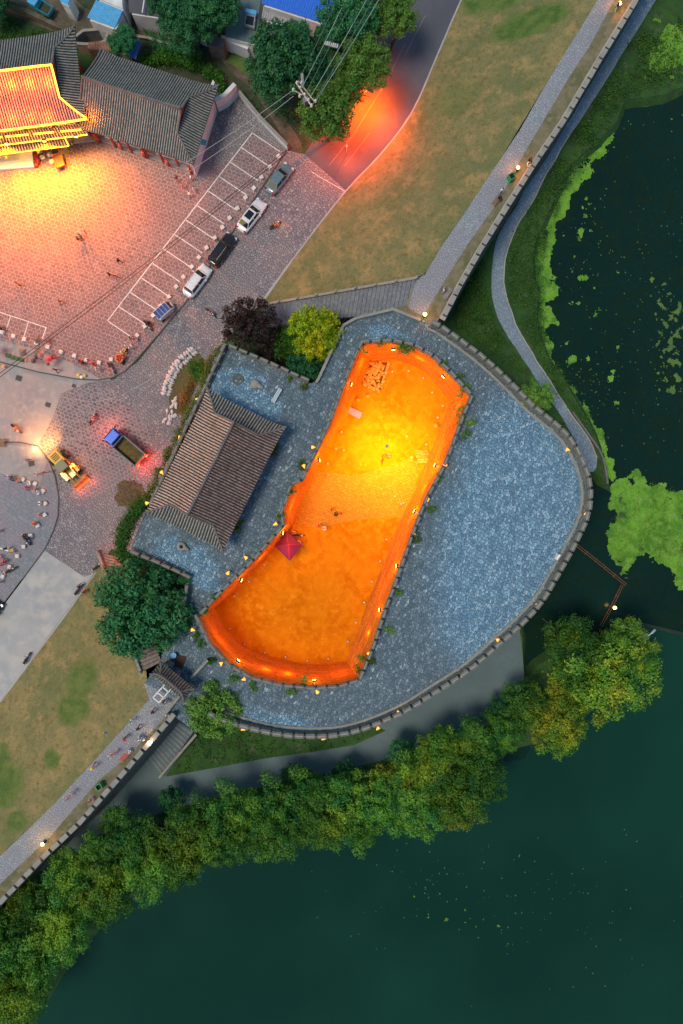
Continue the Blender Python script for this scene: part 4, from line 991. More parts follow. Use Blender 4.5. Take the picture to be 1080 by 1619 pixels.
greens('hedge', 'thick dark hedge curling round the lower left corner of the pavilion platform', [(232,790),(212,812),(198,838),(190,868),(200,885),(214,893)], 5.6, L_fern, 45, .95, .12, 'hedge', 3, 12000)
greens('ivy', 'dark ivy along the parapet between the big dark tree and the platform', [(225,885),(250,900),(275,912),(298,918),(300,940)], 6.9, L_dark, 26, .5, .1, 'ivy', 4, 3500)
greens('vegetation', 'vegetable rows and shrubs growing behind the grey hall', [(225,96),(255,95),(285,92),(300,102),(322,108),(345,120),(352,145)], .5, L_fern, 40, .9, .12, 'shrubs', 6, 7000, 'stuff')
greens('vegetation', 'low weeds in the dark garden above the white wall', [(230,40),(250,75),(280,82),(300,75),(320,90),(250,60)], .2, L_dark, 40, .7, .1, 'shrubs', 7, 4000, 'stuff')
greens('shrub', 'small leafy shrub growing out of the top of the northern courtyard face', [(634,548),(642,552),(650,552)], 7.3, L_mid, 8, .85, .1, 'shrub', 8, 1500)
tuft = [(606,541,'north'),(577,553,'north west corner'),(700,572,''),(727,600,''),(731,622,''),(735,612,''),(724,650,''),(731,668,''),(745,672,''),(738,688,''),(697,755,''),(682,803,''),(655,850,''),(632,935,''),(614,995,''),(572,1042,''),(566,1058,''),(478,1074,''),(462,1090,''),(401,1085,''),(372,1068,''),(335,1042,'b'),(318,1018,'b'),(313,1008,'b'),(480,735,''),(462,772,''),(447,815,''),(343,940,''),(323,968,''),(590,1043,'')]
rd = random.Random(5)
for i, (x, y, k) in enumerate(tuft):
    c = P(x, y, 7.0); lob = [(Vector((rd.uniform(-.5,.5), rd.uniform(-.5,.5), rd.uniform(-.1,.3))), rd.uniform(.25,.5)) for _ in range(5)]
    o = link('weed_tuft', leaf_mesh('weed_tuft', lob, 320, .10, L_fern if k == 'b' else L_mid, i+60, shell=.2), None, c)
    tag(o, f'small green weed tuft on the courtyard wall top, number {i+1} clockwise from the northern shrub', 'weed', 'weed tufts on the courtyard parapet')
for (x, y, lab) in [(436,703,'weeds at the right eave corner of the pavilion'),(432,715,'yellowish weeds below the right eave corner of the pavilion'),(380,825,'weeds below the lower eave of the pavilion'),(374,836,'bright weeds near the lowest roof corner of the pavilion'),(459,598,'small bright weed on the platform below the notch wall'),(482,612,'green weeds at the inner corner of the notch wall')]:
    c = P(x, y, 7.05); lob = [(Vector((rd.uniform(-.4,.4), rd.uniform(-.4,.4), rd.uniform(0,.2))), rd.uniform(.2,.4)) for _ in range(4)]
    tag(link('weed_tuft', leaf_mesh('weed_tuft', lob, 260, .09, L_hedge, int(x)), None, c), lab, 'weed')
# planting bed
sheet('planting_bed', smooth_line(PL([(312,556),(290,575),(272,610),(268,640),(290,655),(310,612),(330,575)], .04), 3), natural('planting_soil', (.16,.085,.04), (.1,.08,.035), (.08,.1,.03), .5, 2, 8, .95, .6, .06, grain=.4))
greens('vegetation', 'rust coloured and green weeds in the planting bed behind the sandbags', [(305,600),(296,622),(290,645)], .1, leafmat('rust_leaf', (.22,.10,.03), (.12,.12,.03), 1.2, .2), 14, .6, .08, 'weeds', 9, 1800, 'stuff')
# ground cover on the banks
def cover(name, lab, poly, n, mat, size, z=0, seed=0, r=(.2,.7), per=14):
    rd = random.Random(seed); q = PL(poly, z); xs = [p.x for p in q]; ys = [p.y for p in q]; lob = []
    def inside(x, y):
        c = False; j = len(q)-1
        for i in range(len(q)):
            if (q[i].y > y) != (q[j].y > y) and x < (q[j].x-q[i].x)*(y-q[i].y)/(q[j].y-q[i].y)+q[i].x: c = not c
            j = i
        return c
    while len(lob) < n:
        x, y = rd.uniform(min(xs), max(xs)), rd.uniform(min(ys), max(ys))
        if not inside(x, y): continue
        if noise.noise(Vector((x*.25, y*.25, seed))) < rd.uniform(-.5, .25): continue
        lob.append((Vector((x, y, z+rd.uniform(-.05,.1))), rd.uniform(*r)))
    o = link(name, leaf_mesh(name, lob, n*per, size, mat, seed, shell=.1)); return tag(o, lab, None, None, 'stuff')
cover('ground_cover', 'low dark plants covering the bank between the path and the algae', [(1080,30),(1000,60),(960,135),(905,215),(868,275),(822,357),(802,420),(806,470),(822,512),(865,590),(900,650),(940,690),(950,670),(920,640),(885,580),(862,520),(855,440),(865,370),(905,280),(955,220),(985,155),(1080,130)], 1500, L_vine, .11, 0, 3)
cover('ground_cover', 'low dark plants in the hollow between the city wall and the waterside path', [(1000,10),(925,135),(845,255),(800,330),(770,384),(765,454),(778,504),(805,551),(837,598),(780,560),(720,515),(715,470),(760,400),(840,270),(900,180),(1000,5)], 1000, L_vine, .10, 0, 4)
cover('ground_cover', 'dark weeds on the strip of grass below the outer wall', [(270,1224),(312,1168),(345,1140),(400,1160),(500,1170),(590,1155),(560,1175),(500,1186),(420,1197)], 350, L_vine, .09, 0, 5, (.1,.3))
cover('ground_cover', 'weeds under the shore trees beside the terrace path', [(170,1340),(290,1285),(420,1250),(600,1215),(770,1160),(820,1120),(780,1190),(640,1280),(400,1330),(220,1390)], 700, L_vine, .12, 0, 6)
cover('ground_cover', 'dark plants in the garden plots at the top left', [(0,25),(115,70),(60,62),(0,95),(0,40)], 250, L_vine, .1, 0, 7)
cover('ground_cover', 'dark plants along the dirt path behind the parking wall', [(380,155),(400,160),(440,215),(455,232),(470,240),(478,205),(440,140),(410,110),(400,135),(450,200),(440,215)], 260, L_dark, .1, 0, 8)
# ------------------------------------------------------------------ algae on the lake
def inside(q, x, y):
    c = False; j = len(q)-1
    for i in range(len(q)):
        if (q[i][1] > y) != (q[j][1] > y) and x < (q[j][0]-q[i][0])*(y-q[i][1])/(q[j][1]-q[i][1])+q[i][0]: c = not c
        j = i
    return c
def algae(name, lab, poly, thr, m, step=1.6, seed=0, soft=14, z=-1.18, scale=.045, hgt=.10):
    xs = [p[0] for p in poly]; ys = [p[1] for p in poly]; ids = {}; vs = []; fs = []
    nx = int((max(xs)-min(xs)+2*soft)/step); ny = int((max(ys)-min(ys)+2*soft)/step); keep = {}
    segs = [(Vector(poly[i]), Vector(poly[(i+1) % len(poly)])) for i in range(len(poly))]
    def sdist(x, y):
        p = Vector((x, y)); best = 1e9
        for a, b in segs:
            d = b-a; t = max(0, min(1, (p-a).dot(d)/max(1e-6, d.length_squared))); best = min(best, (p-a-d*t).length)
        return best if inside(poly, x, y) else -best
    for i in range(nx):
        for j in range(ny):
            x, y = min(xs)-soft+i*step, min(ys)-soft+j*step; s = sdist(x, y)/soft
            f = max(-1, min(1, s)) + 1.1*(noise.fractal(Vector((x*scale, y*scale, seed)), 1.0, 2.0, 5)) - thr
            if f > 0: keep[(i, j)] = min(1, f*2)
    def vid(i, j):
        if (i, j) not in ids:
            x, y = min(xs)-soft+i*step, min(ys)-soft+j*step
            jx, jy = noise.noise(Vector((x*.9, y*.9, 3)))*step*.9, noise.noise(Vector((x*.9, y*.9, 9)))*step*.9
            near = min(keep.get((i-a, j-b), 0) for a in (0, 1) for b in (0, 1))
            h = hgt*near*(.6+noise.fractal(Vector((x*.12, y*.12, 1)), 1., 2., 4))
            ids[(i, j)] = len(vs); vs.append(P(x+jx, y+jy, z+max(.012, h)))
        return ids[(i, j)]
    for (i, j) in keep: fs.append((vid(i, j), vid(i, j+1), vid(i+1, j+1), vid(i+1, j)))
    mb = MB(); mb.add(vs, fs); o = mb.build(name, m, smooth=True); return tag(o, lab, None, None, 'stuff')
algae('algae_mat', 'thick bright green mat of floating algae at the right edge of the lake', [(965,765),(985,745),(1010,755),(1045,765),(1075,775),(1200,830),(1200,1000),(1085,950),(1060,905),(1020,880),(985,905),(968,880),(960,850),(968,820)], .18, M_algae, 1.7, 1, 14, hgt=.14)
algae('algae_mat', 'band of bright green algae along the curved shore', [(870,378),(885,345),(905,300),(925,258),(915,262),(890,300),(868,350),(850,400),(836,425),(842,450),(870,462),(866,430),(868,400)], -.35, M_algae, 1.5, 2, 12)
algae('algae_mat', 'round clumps of algae beside the bend of the waterside path', [(838,440),(872,452),(876,470),(858,480),(872,488),(872,510),(860,520),(870,560),(885,590),(905,625),(935,665),(955,705),(968,750),(945,700),(915,655),(888,612),(868,570),(852,520),(840,470)], -.3, M_algae, 1.5, 4, 12)
algae('algae_mat', 'algae and reeds in the top right corner of the lake', [(990,150),(1010,130),(1050,110),(1100,60),(1140,20),(1180,90),(1110,130),(1060,150),(1025,158),(985,162),(960,215),(968,180)], -.1, M_algae, 1.6, 7, 10)
algae('algae_mat', 'algae patches on the bank in the top right corner', [(1026,95),(1050,50),(1090,35),(1095,70),(1062,100),(1035,115)], -.5, M_algae, 1.6, 8, 10, z=.04)
algae('algae_mat', 'small broken algae patches along the upper shore', [(905,285),(925,255),(955,215),(968,210),(962,235),(938,262),(925,285),(905,300)], -.1, M_algae, 1.4, 9, 10)
algae('algae_specks', 'scattered specks of algae on the dark water near the right edge', [(975,300),(1010,330),(1030,400),(1060,440),(1100,480),(1100,640),(1060,650),(1020,620),(1020,500),(1000,420),(990,370)], 1.18, M_algae2, 1.3, 12, 30, scale=.09)
algae('algae_specks', 'faint algae specks drifting beside the shore band', [(905,330),(950,290),(960,340),(920,420),(910,560),(960,640),(930,650),(895,560),(885,420)], 1.3, M_algae2, 1.3, 15, 30, scale=.11)
algae('algae_specks', 'faint specks on the open water at the bottom of the lake', [(640,1360),(760,1370),(860,1420),(850,1500),(700,1520),(600,1440)], 1.75, M_algae2, 1.6, 17, 40, scale=.1)
cover('algae_leaves', 'small leaves and scum heaped on the floating algae mat', [(968,770),(1000,755),(1045,768),(1075,778),(1150,830),(1150,980),(1085,945),(1060,900),(1020,872),(985,895),(972,875),(966,840)], 380, leafmat('algae_leaf', (.08,.2,.012), (.13,.25,.02), .8, .2, (.2,.24,.05)), .07, -1.0, 21, (.15,.55), 16)
rd = random.Random(77); mb = MB()
for _ in range(520):
    x, y = rd.choice([(rd.gauss(930,40), rd.gauss(430,90)), (rd.gauss(1030,35), rd.gauss(520,110)), (rd.gauss(930,25), rd.gauss(610,30)), (rd.uniform(900,1090), rd.uniform(180,740)), (rd.gauss(720,90), rd.gauss(1400,40)), (rd.gauss(900,90), rd.gauss(1440,60))])
    if y < 760 and x < 872+max(0, (y-560)*.55): continue
    c = P(x, y, -1.19); s = rd.uniform(.03,.12)
    mb.add([c+Vector((s*rd.uniform(.5,1)*math.cos(t), s*math.sin(t), 0)) for t in (0,1.3,2.6,3.9,5.2)], [(0,1,2,3,4)])
tag(mb.build('floating_leaves', M_algae2), 'tiny pale leaves floating on the dark lake', None, None, 'stuff')
# ------------------------------------------------------------------ booms and lamp post in the lake
M_rust = plain('rusty_pipe', (.11,.05,.025), .75, .1, var=.4)
def boom(lab, a, b, n=2, sp=.28, m=None):
    t = thing('floating_boom', lab, 'pipe'); A, B = P(*a, -1.0), P(*b, -1.0); d = (B-A).normalized(); nn = Vector((-d.y, d.x, 0))
    for k in range(n):
        mb = MB(); mb.tube([A+nn*(k-.5*(n-1))*sp, (A+B)/2+nn*((k-.5*(n-1))*sp+.05), B+nn*(k-.5*(n-1))*sp], .07, 6); mb.build('pipe', m or M_rust, t)
    mb = MB()
    for k in range(1, int((B-A).length/1.6)): mb.box(A+d*k*1.6, (.1, sp*n, .06), math.atan2(d.y, d.x))
    mb.build('cross_piece', m or M_rust, t)
boom('reddish floating pipe pair running diagonally out from the curved wall', (912,862), (990,925))
boom('reddish floating pipe pair leading down to the headland tree', (984,925), (950,990))
boom('thin dark pipe in the water left of the headland trees', (858,978), (884,1001), 1, .1, M_dkerb)
mb = MB(); sweep(mb, smooth_line(PL([(1000,984,-1.1),(1040,993,-1.1),(1120,1012,-1.1)]), 4), [(.25,0),(.2,.06),(-.2,.06),(-.25,0)]); tag(mb.build('submerged_pipe', natural('mossy_pipe', (.02,.04,.03), (.015,.03,.025))), 'dark mossy pipe just breaking the water right of the lamp post', 'pipe')
lp = thing('lake_lamp_post', 'white camera and lamp post rising from the water beside the headland tree', 'lamp post', P(990,992,0))
mb = MB(); mb.tube([(0,0,-1.5),(0,0,7)], [.12,.07], 8); mb.build('pole', M_white, lp)
mb = MB(); mb.tube([(0,0,6.9),(.55,.55,7.1)], .06, 6); mb.build('arm', M_white, lp)
mb = MB(); mb.box((.6,.62,7.1), (.6,.25,.1), R(45)); mb.build('lamp_head', M_steel, lp)
mb = MB(); mb.box((-.3,0,7), (.7,.5,.06), R(20)); mb.build('solar_panel', M_lblue, lp)
E_warm = emis('lamp_glow', (1, .55, .12), 14)
def glow_ball(name, px, py, z, r, lab, cat='lamp', m=None, group=None):
    t = thing(name, lab, cat, P(px, py, z), 0, group)
    mb = MB(); mb.lathe([(.01,-r),(r*.7,-r*.7),(r,0),(r*.7,r*.7),(.01,r)], n=12); mb.build('globe', m or E_warm, t, True)
    return t
t = glow_ball('lamp_reflection', 972, 961, .3, .22, 'glowing ball standing in for the lamp reflection on the water beside the reddish pipes')  # glowing ball imitates the lamp's reflection on the water; its pole is added
mb = MB(); mb.tube([(0,0,-2),(0,0,-.2)], .06, 6); mb.build('pole', M_steel, t)
# ------------------------------------------------------------------ power pole and cables
pp = thing('power_pole', 'concrete power pole with crossarms and insulators beside the road trees', 'power pole', P(484,190,0))
mb = MB(); mb.tube([(0,0,0),(0,0,10.2)], [.28,.17], 10); mb.build('pole', M_kerb, pp, True)
dv = (P(492,165,10)-P(470,132,10)).normalized(); base = P(484,190,0)
def rel(px, py, z): return P(px, py, z)-base
for (a, b, z, r) in ((( 468,130),(493,168),10.1,.10), ((472,128),(497,160),9.9,.07), ((463,142),(478,150),9.2,.07), ((490,170),(500,158),9.0,.07)):
    mb = MB(); mb.tube([rel(*a, z), rel(*b, z)], r, 6); mb.build('crossarm', M_steel, pp)
for (x, y) in ((470,131),(475,139),(482,150),(488,158),(493,167),(499,160),(474,152),(464,142),(477,131)):
    mb = MB(); mb.lathe([(.05,-.2),(.16,-.12),(.06,-.02),(.15,.08),(.06,.18),(.11,.28),(.02,.34)], rel(x, y, 10.2), 8); mb.build('insulator', M_whites, pp, True)
mb = MB(); mb.box(rel(484,160,8.6), (.7,.5,.9), R(30)); mb.build('transformer', M_grey, pp)
M_cable = plain('power_cable', (.10,.14,.13), .6, var=0); M_cableb = plain('black_cable', (.012,.012,.014), .6, var=0); M_cablew = plain('pale_cable', (.32,.37,.38), .6, var=0)
def cable(lab, a, b, r, m, sag=.5, grp=None):
    A, B = P(*a), P(*b); n = 14; mb = MB()
    mb.tube([A.lerp(B, k/n)-Vector((0,0,4*sag*(k/n)*(1-k/n))) for k in range(n+1)], r, 4); tag(mb.build('power_cable', m), lab, 'cable', grp)
for i, (a, b) in enumerate([((470,131,10.3),(560,-60,10.3)), ((477,139,10.3),(574,-60,10.3)), ((482,150,10.3),(585,-60,10.3)), ((488,158,10.3),(612,-60,10.3)), ((493,167,10.3),(622,-60,10.3)), ((499,160,10.0),(634,-60,10.3))]):
    cable(f'{["leftmost","second from left","third from left","fourth from left","fifth from left","rightmost"][i]} of the six cables running from the power pole to the top edge', a, b, .035, M_cablew if i % 2 else M_cable, .4, 'cables from the pole to the top edge')
cable('upper pale cable crossing the parking corner from the power pole to the grey hall', (467,140,10), (240,290,6), .03, M_cablew, .5)
cable('lower pale cable from the power pole across the parking corner', (464,152,9.4), (270,290,6), .03, M_cablew, .5)
cable('upper black cable crossing the whole plaza from the parking corner to the left edge', (452,238,5), (-60,634,6.5), .04, M_cableb, .9)
cable('lower black cable crossing the whole plaza from the parking corner to the left edge', (455,241,5), (-60,640,6.5), .04, M_cableb, 1.0)
t = thing('cable_platform', 'grey insulator bundle hanging on the cables between the road trees', 'insulator rack', P(524,71,8.6), R(-15))
mb = MB(); mb.box((0,0,0), (1.7,.5,.12)); mb.build('rack', M_grey, t)
for k in range(7): mb = MB(); mb.tube([(-.75+k*.25,-.25,.08),(-.75+k*.25,.25,.08)], .07, 6); mb.build('insulator', M_whites, t)
# ------------------------------------------------------------------ vehicles
def car_paint(n, c, r=.25): return plain(n, c, r, .1, var=.04, coat=.6)
M_hl = plain('headlight_glass', (.6,.62,.65), .15, var=0); M_tl = plain('taillight_red', (.4,.01,.01), .25, var=0)
def make_car(label, paint, loc, rz, L=4.6, Wd=1.8, H=1.45, roofl=.46, roofc=-.05, suv=False, sunroof=False, roofm=None, group='cars parked along the bays'):
    t = thing('parked_car', label, 'car', loc, rz, group)
    # hull: stations along x with rounded plan and crowned hood
    st = []; n = 17
    for i in range(n):
        u = -1+2*i/(n-1); x = u*L/2
        wdt = Wd/2*(1-.22*abs(u)**7-.03*u*u)*(1 if abs(u) < .999 else .82)
        top = .86-(.14 if u > 0 else (.02 if suv else .07))*abs(u)**2.2*(1) + (.1 if suv else 0)
        if abs(u) > .98: top -= .16
        st.append((x, wdt, top))
    vs = []; sec = [(-.93,.26),(-1,.45),(-1,.68),(-.93,.93),(-.78,.99),(-.35,1.0),(.35,1.0),(.78,.99),(.93,.93),(1,.68),(1,.45),(.93,.26)]
    for x, wd, tp in st:
        for (a, b) in sec: vs.append((x, a*wd, .22+(tp-.22)*((b-.26)/.74)+(.03*(1-a*a) if b > .9 else 0)))
    m = len(sec); fs = [(i*m+k, (i+1)*m+k, (i+1)*m+k+1, i*m+k+1) for i in range(n-1) for k in range(m-1)]
    fs += [tuple(range(m)), tuple((n-1)*m+k for k in range(m-1, -1, -1))]+[((i+1)*m+m-1, (i+1)*m, i*m, i*m+m-1) for i in range(n-1)]
    mb = MB(); mb.add(vs, [f[::-1] for f in fs]); body = mb.build('body', paint, t, True)
    bw = Wd*.43; rw = Wd*.34; zb = .86+(.1 if suv else 0); rx0 = (roofc-roofl/2)*L; rx1 = (roofc+roofl/2)*L
    bx0 = rx0-(.28 if suv else .55); bx1 = rx1+.72
    B = [(bx0,-bw*.93,zb-.06),(bx1,-bw*.95,zb-.1),(bx1,bw*.95,zb-.1),(bx0,bw*.93,zb-.06)]; Tt = [(rx0,-rw,H),(rx1,-rw,H-.02),(rx1,rw,H-.02),(rx0,rw,H)]
    # pillars/cabin core
    mb = MB(); mb.add(B+Tt, [(0,1,5,4),(1,2,6,5),(2,3,7,6),(3,0,4,7)]); mb.build('cabin_frame', paint, t)
    mb = MB(); k = 8; rv = []
    for i in range(k+1):
        x = rx0+(rx1-rx0)*i/k
        for j in range(6): y = -rw+2*rw*j/5; rv.append((x, y*(1-.08*(2*i/k-1)**6), H+.05*(1-(2*j/5-1)**2)*(1-.5*(2*i/k-1)**4)+.005))
    mb.add(rv, [(i*6+j, (i+1)*6+j, (i+1)*6+j+1, i*6+j+1) for i in range(k) for j in range(5)]); mb.build('roof', roofm or paint, t, True)
    def pane(name, a, b, c, d, ins=.07, off=.012, mm=M_glass, par=t):
        q = [Vector(x) for x in (a, b, c, d)]; cc = sum(q, Vector())/4; nn = (q[1]-q[0]).cross(q[2]-q[0]).normalized()
        if nn.dot(cc-Vector((cc.x*.0, 0, .5))) < 0 and abs(nn.z) < .99: nn = -nn
        if nn.z < 0: nn = -nn
        mb = MB(); v = [x.lerp(cc, ins)+nn*off for x in q]; w_ = [x-nn*.02 for x in v]; mb.add(v+w_, [(0,1,2,3),(7,6,5,4),(0,4,5,1),(1,5,6,2),(2,6,7,3),(3,7,4,0)]); return mb.build(name, mm, par)
    pane('windshield', B[1], B[2], Tt[2], Tt[1]); pane('rear_window', B[3], B[0], Tt[0], Tt[3])
    mid = .52
    for s, (b0, b1, t0, t1) in ((1, (B[0], B[1], Tt[0], Tt[1])), (-1, (B[3], B[2], Tt[3], Tt[2]))):
        vb0, vb1, vt0, vt1 = map(Vector, (b0, b1, t0, t1))
        pane('side_window', vb0.lerp(vb1, .08), vb0.lerp(vb1, mid-.01), vt0.lerp(vt1, mid-.01), vt0.lerp(vt1, .03), .06, .015)
        pane('side_window', vb0.lerp(vb1, mid+.01), vb0.lerp(vb1, .9), vt0.lerp(vt1, .97), vt0.lerp(vt1, mid+.01), .06, .015)
    if sunroof:
        mb = MB(); mb.box(((rx0+rx1)/2+.1, 0, H+.055), ((rx1-rx0)*.62, rw*1.45, .02)); mb.build('sunroof', M_glass, t)
    if suv:
        for s in (1, -1): mb = MB(); mb.tube([(rx0+.1, s*rw*.92, H+.06), (rx1-.15, s*rw*.92, H+.06)], .03, 5); mb.build('roof_rail', M_steel, t)
    for s in (1, -1):
        mb = MB(); mb.box((bx1-.62, s*(Wd/2+.08), zb+.02), (.16, .2, .13)); mb.build('mirror', paint, t)
        mb = MB(); mb.box((L/2-.2, s*(Wd*.34), .68), (.34, .34, .12), s*R(-14)); mb.build('headlight', M_hl, t)
        mb = MB(); mb.box((-L/2+.13, s*(Wd*.36), .78), (.2, .34, .14), s*R(10)); mb.build('taillight', M_tl, t)
        for x in (L*.31, -L*.29):
            w_ = MB(); w_.tube([(x, s*(Wd/2-.2), .32), (x, s*(Wd/2+.0), .32)], .32, 14); wh = w_.build('wheel', M_black, t)
            r_ = MB(); r_.tube([(x, s*(Wd/2-.01), .32), (x, s*(Wd/2+.02), .32)], .2, 10); r_.build('rim', M_steel, wh)
    # hood seam
    mb = MB(); mb.tube([(bx1+.06, -Wd*.36, zb+.0), (bx1+.12, 0, zb+.03), (bx1+.06, Wd*.36, zb+.0)], .015, 4); mb.build('hood_seam', M_black, t)
    return t
def hd(x0, y0, x1, y1): d = P(x1, y1)-P(x0, y0); return math.atan2(d.y, d.x)
P_w = car_paint('car_paint_white', (.62,.68,.72)); P_b = car_paint('car_paint_black', (.012,.014,.016), .2); P_g = car_paint('car_paint_grey_blue', (.13,.21,.25)); P_g2 = car_paint('car_paint_green', (.03,.12,.06))
ang = hd(427,303,455,268)
make_car('grey blue sedan at the upper end of the parked row nearest the road', P_g, P(442,286,.04), ang, 4.5, 1.75, 1.45, .34, -.06)
make_car('white sedan with a dark sunroof parked second from the road', P_w, P(398.5,344,.04), hd(382,365,414,323), 4.85, 1.85, 1.45, .36, -.08, sunroof=True)
make_car('black estate car parked between the two white cars', P_b, P(352,398,.04), hd(335,422,369,375), 4.8, 1.85, 1.65, .5, -.12, suv=True)
make_car('white SUV parked at the lower end of the row of full sized cars', P_w, P(313,447,.04), hd(296,470,330,424), 4.75, 1.85, 1.65, .46, -.10, suv=True)
make_car('dark car cut by the left edge on the concrete road', P_b, P(-14,972,.04), hd(0,1000,30,960), 4.5, 1.8, 1.45, .38, -.05)
# three wheeled cart with solar blue roof
t = thing('roofed_tricycle', 'small white tricycle cab with a blue panel roof beside the lower white stones', 'tricycle', P(262,496,.14), hd(250,506,274,484))
mb = MB(); mb.box((0,0,.75), (2.2,1.15,.9)); mb.build('body', P_w, t)
for s in (1, -1):
    mb = MB(); mb.tube([(-1.15, s*.62, 1.75), (.9, s*.62, 1.75), (1.3, s*.5, 1.1)], .05, 6); mb.build('roof_rail', P_w, t)
mb = MB(); mb.box((-.15,0,1.78), (2.0,1.15,.05)); mb.build('roof_panel', plain('blue_panel', (.02,.05,.22), .3), t)
for k in range(5): mb = MB(); mb.tube([(-1.15+k*.5,-.58,1.82),(-1.15+k*.5,.58,1.82)], .015, 4); mb.build('panel_seam', P_w, t)
mb = MB(); mb.box((1.15,0,1.3), (.08,1.0,.7), 0, 0, 1, R(-25)); mb.build('windshield', M_glass, t)
mb = MB(); mb.lathe([(.5,0),(.5,.35),(.2,.5)], (1.15,0,.6), 12, sx=.7, sy=1.1); mb.build('nose', P_w, t, True)
for x, y in ((1.2,0),(-.8,.6),(-.8,-.6)): mb = MB(); mb.tube([(x,y-.06,.28),(x,y+.06,.28)], .28, 12); mb.build('wheel', M_black, t)
# dump truck
t = thing('dump_truck', 'blue cab dump truck with an open brown load bed on the cobbled lane', 'truck', P(203,708,.04), hd(222,726,182,692)); TRK = t
P_blue = car_paint('truck_blue', (.01,.10,.62), .35); M_sand = natural('load_sand', (.13,.10,.035), (.08,.07,.03), (.18,.11,.04), .8, 2.5, 9, .95, .7, .1)
L_ = 5.4
mb = MB(); mb.box((-.2,0,.6), (5.0,.8,.25)); mb.build('chassis', M_black, t)
cb = MB(); cb.box((1.95,0,1.25), (1.45,2.0,1.1)); cb.box((1.88,0,2.05), (1.25,1.9,.6), taper=.88); cab = cb.build('cab', P_blue, t)
mb = MB(); mb.box((1.72,0,2.42), (1.0,1.72,.10), taper=.9); mb.box((1.35,0,2.5), (.12,1.5,.14)); mb.build('cab_roof', P_blue, cab)
mb = MB(); mb.box((2.60,0,2.0), (.06,1.7,.62), 0, 0, 1, R(-12)); mb.build('windshield', M_glass, cab)
for s in (1, -1):
    mb = MB(); mb.box((1.95,s*.985,2.0), (.8,.05,.45)); mb.build('side_window', M_glass, cab)
    mb = MB(); mb.box((2.55,s*1.2,1.9), (.1,.2,.4)); mb.build('mirror', M_black, t)
    mb = MB(); mb.box((2.69,s*.75,.9), (.06,.3,.2)); mb.build('headlight', M_hl, t)
    mb = MB(); mb.box((-2.72,s*.8,.7), (.06,.3,.15)); mb.build('taillight', emis('taillight_glow', (1,.08,.02), 6), t)
    for x in (1.85, -1.35, -2.05): mb = MB(); mb.tube([(x, s*.72, .45), (x, s*1.02, .45)], .45, 14); mb.build('wheel', M_black, t)
bed = MB(); bed.box((-.85,0,1.0), (3.6,2.0,.1)); bd = bed.build('load_bed', M_grey, t)
for (c, sz) in (((-.85,1.0,1.5),(3.7,.08,1.0)), ((-.85,-1.0,1.5),(3.7,.08,1.0)), ((.97,0,1.6),(.08,2.0,1.25)), ((-2.68,0,1.5),(.08,2.0,.95))):
    b = MB(); b.box(c, sz); b.box((c[0], c[1], 1.5+sz[2]/2+.0), (sz[0]+.06, sz[1]+.06, .08)); b.build('side_board', natural('bed_board', (.2,.22,.24), (.13,.12,.1)), bd)
mb = MB(); N_ = 12; vs = []
for i in range(N_+1):
    for j in range(9):
        x, y = -2.62+3.52*i/N_, -.95+1.9*j/8
        vs.append((x, y, 1.25+.28*math.exp(-((x+.9)/1.1)**2-(y/.6)**2)+.07*noise.noise(Vector((x*3, y*3, 0)))))
mb.add(vs, [(i*9+j, (i+1)*9+j, (i+1)*9+j+1, i*9+j+1) for i in range(N_) for j in range(8)]); mb.build('sand_load', M_sand, bd, True)
# wheel loader
t = thing('wheel_loader', 'yellow wheel loader with lit lamps driving beside the round plaza kerb', 'wheel loader', P(108,738,.04), hd(88,716,131,764)); LDR = t
P_y = car_paint('loader_yellow', (.55,.33,.02), .45)
mb = MB(); mb.box((-1.35,0,1.35), (1.9,1.5,.85), taper=.93); mb.box((-1.9,0,1.1), (1.0,1.65,.7)); mb.build('engine_hood', P_y, t)
for k in range(4): mb = MB(); mb.box((-1.9+k*.25,0,1.81), (.1,.9,.04)); mb.build('grille_slat', M_black, t)
mb = MB(); mb.box((.1,0,1.3), (1.1,1.5,.8)); cbn = mb.build('body', P_y, t)
mb = MB(); mb.box((.15,0,2.1), (1.15,1.4,1.1), taper=.92); cbn = mb.build('cab', M_glass, t)
mb = MB(); mb.box((.1,0,2.72), (1.3,1.5,.12), taper=.92); mb.build('cab_roof', plain('loader_roof', (.16,.16,.08), .5), cbn)
mb = MB(); mb.box((1.2,0,.95), (1.2,.9,.6)); mb.build('front_frame', P_y, t)
for s in (1, -1):
    mb = MB(); mb.tube([(.6, s*.5, 1.6), (1.7, s*.5, 1.5), (2.5, s*.5, .7)], .13, 6); mb.build('lift_arm', P_y, t)
    for x in (1.1, -1.3):
        mb = MB(); mb.tube([(x, s*.72, .58), (x, s*1.14, .58)], .58, 16); wh = mb.build('wheel', M_black, t)
        mb = MB(); mb.tube([(x, s*1.12, .58), (x, s*1.17, .58)], .3, 12); mb.build('rim', P_y, wh)
        mb = MB(); mb.box((x, s*.93, 1.24), (1.1,.44,.08)); mb.build('mudguard', P_y if x > 0 else M_black, t)
    mb = MB(); mb.box((.75, s*.72, 1.85), (.22,.2,.16)); mb.box((.65, s*.98, 1.36), (.5,.14,.05)); mb.build('headlight', emis('work_lamp', (1,.45,.05), 5), t)
bk = MB(); ys = 1.12
for i in range(8):
    a0, a1 = R(-100+i*25), R(-100+(i+1)*25); r_ = .48; c0 = (2.75-r_*math.cos(a0)*1.0, .62+r_*math.sin(a0)*.9); c1 = (2.75-r_*math.cos(a1), .62+r_*math.sin(a1)*.9)
    bk.add([(c0[0],-ys,c0[1]),(c0[0],ys,c0[1]),(c1[0],ys,c1[1]),(c1[0],-ys,c1[1])], [(0,1,2,3)])
for s in (1, -1): bk.add([(2.75-.48*math.cos(R(-100+i*25)), s*ys, .62+.48*math.sin(R(-100+i*25))*.9) for i in range(9)], [tuple(range(9))])
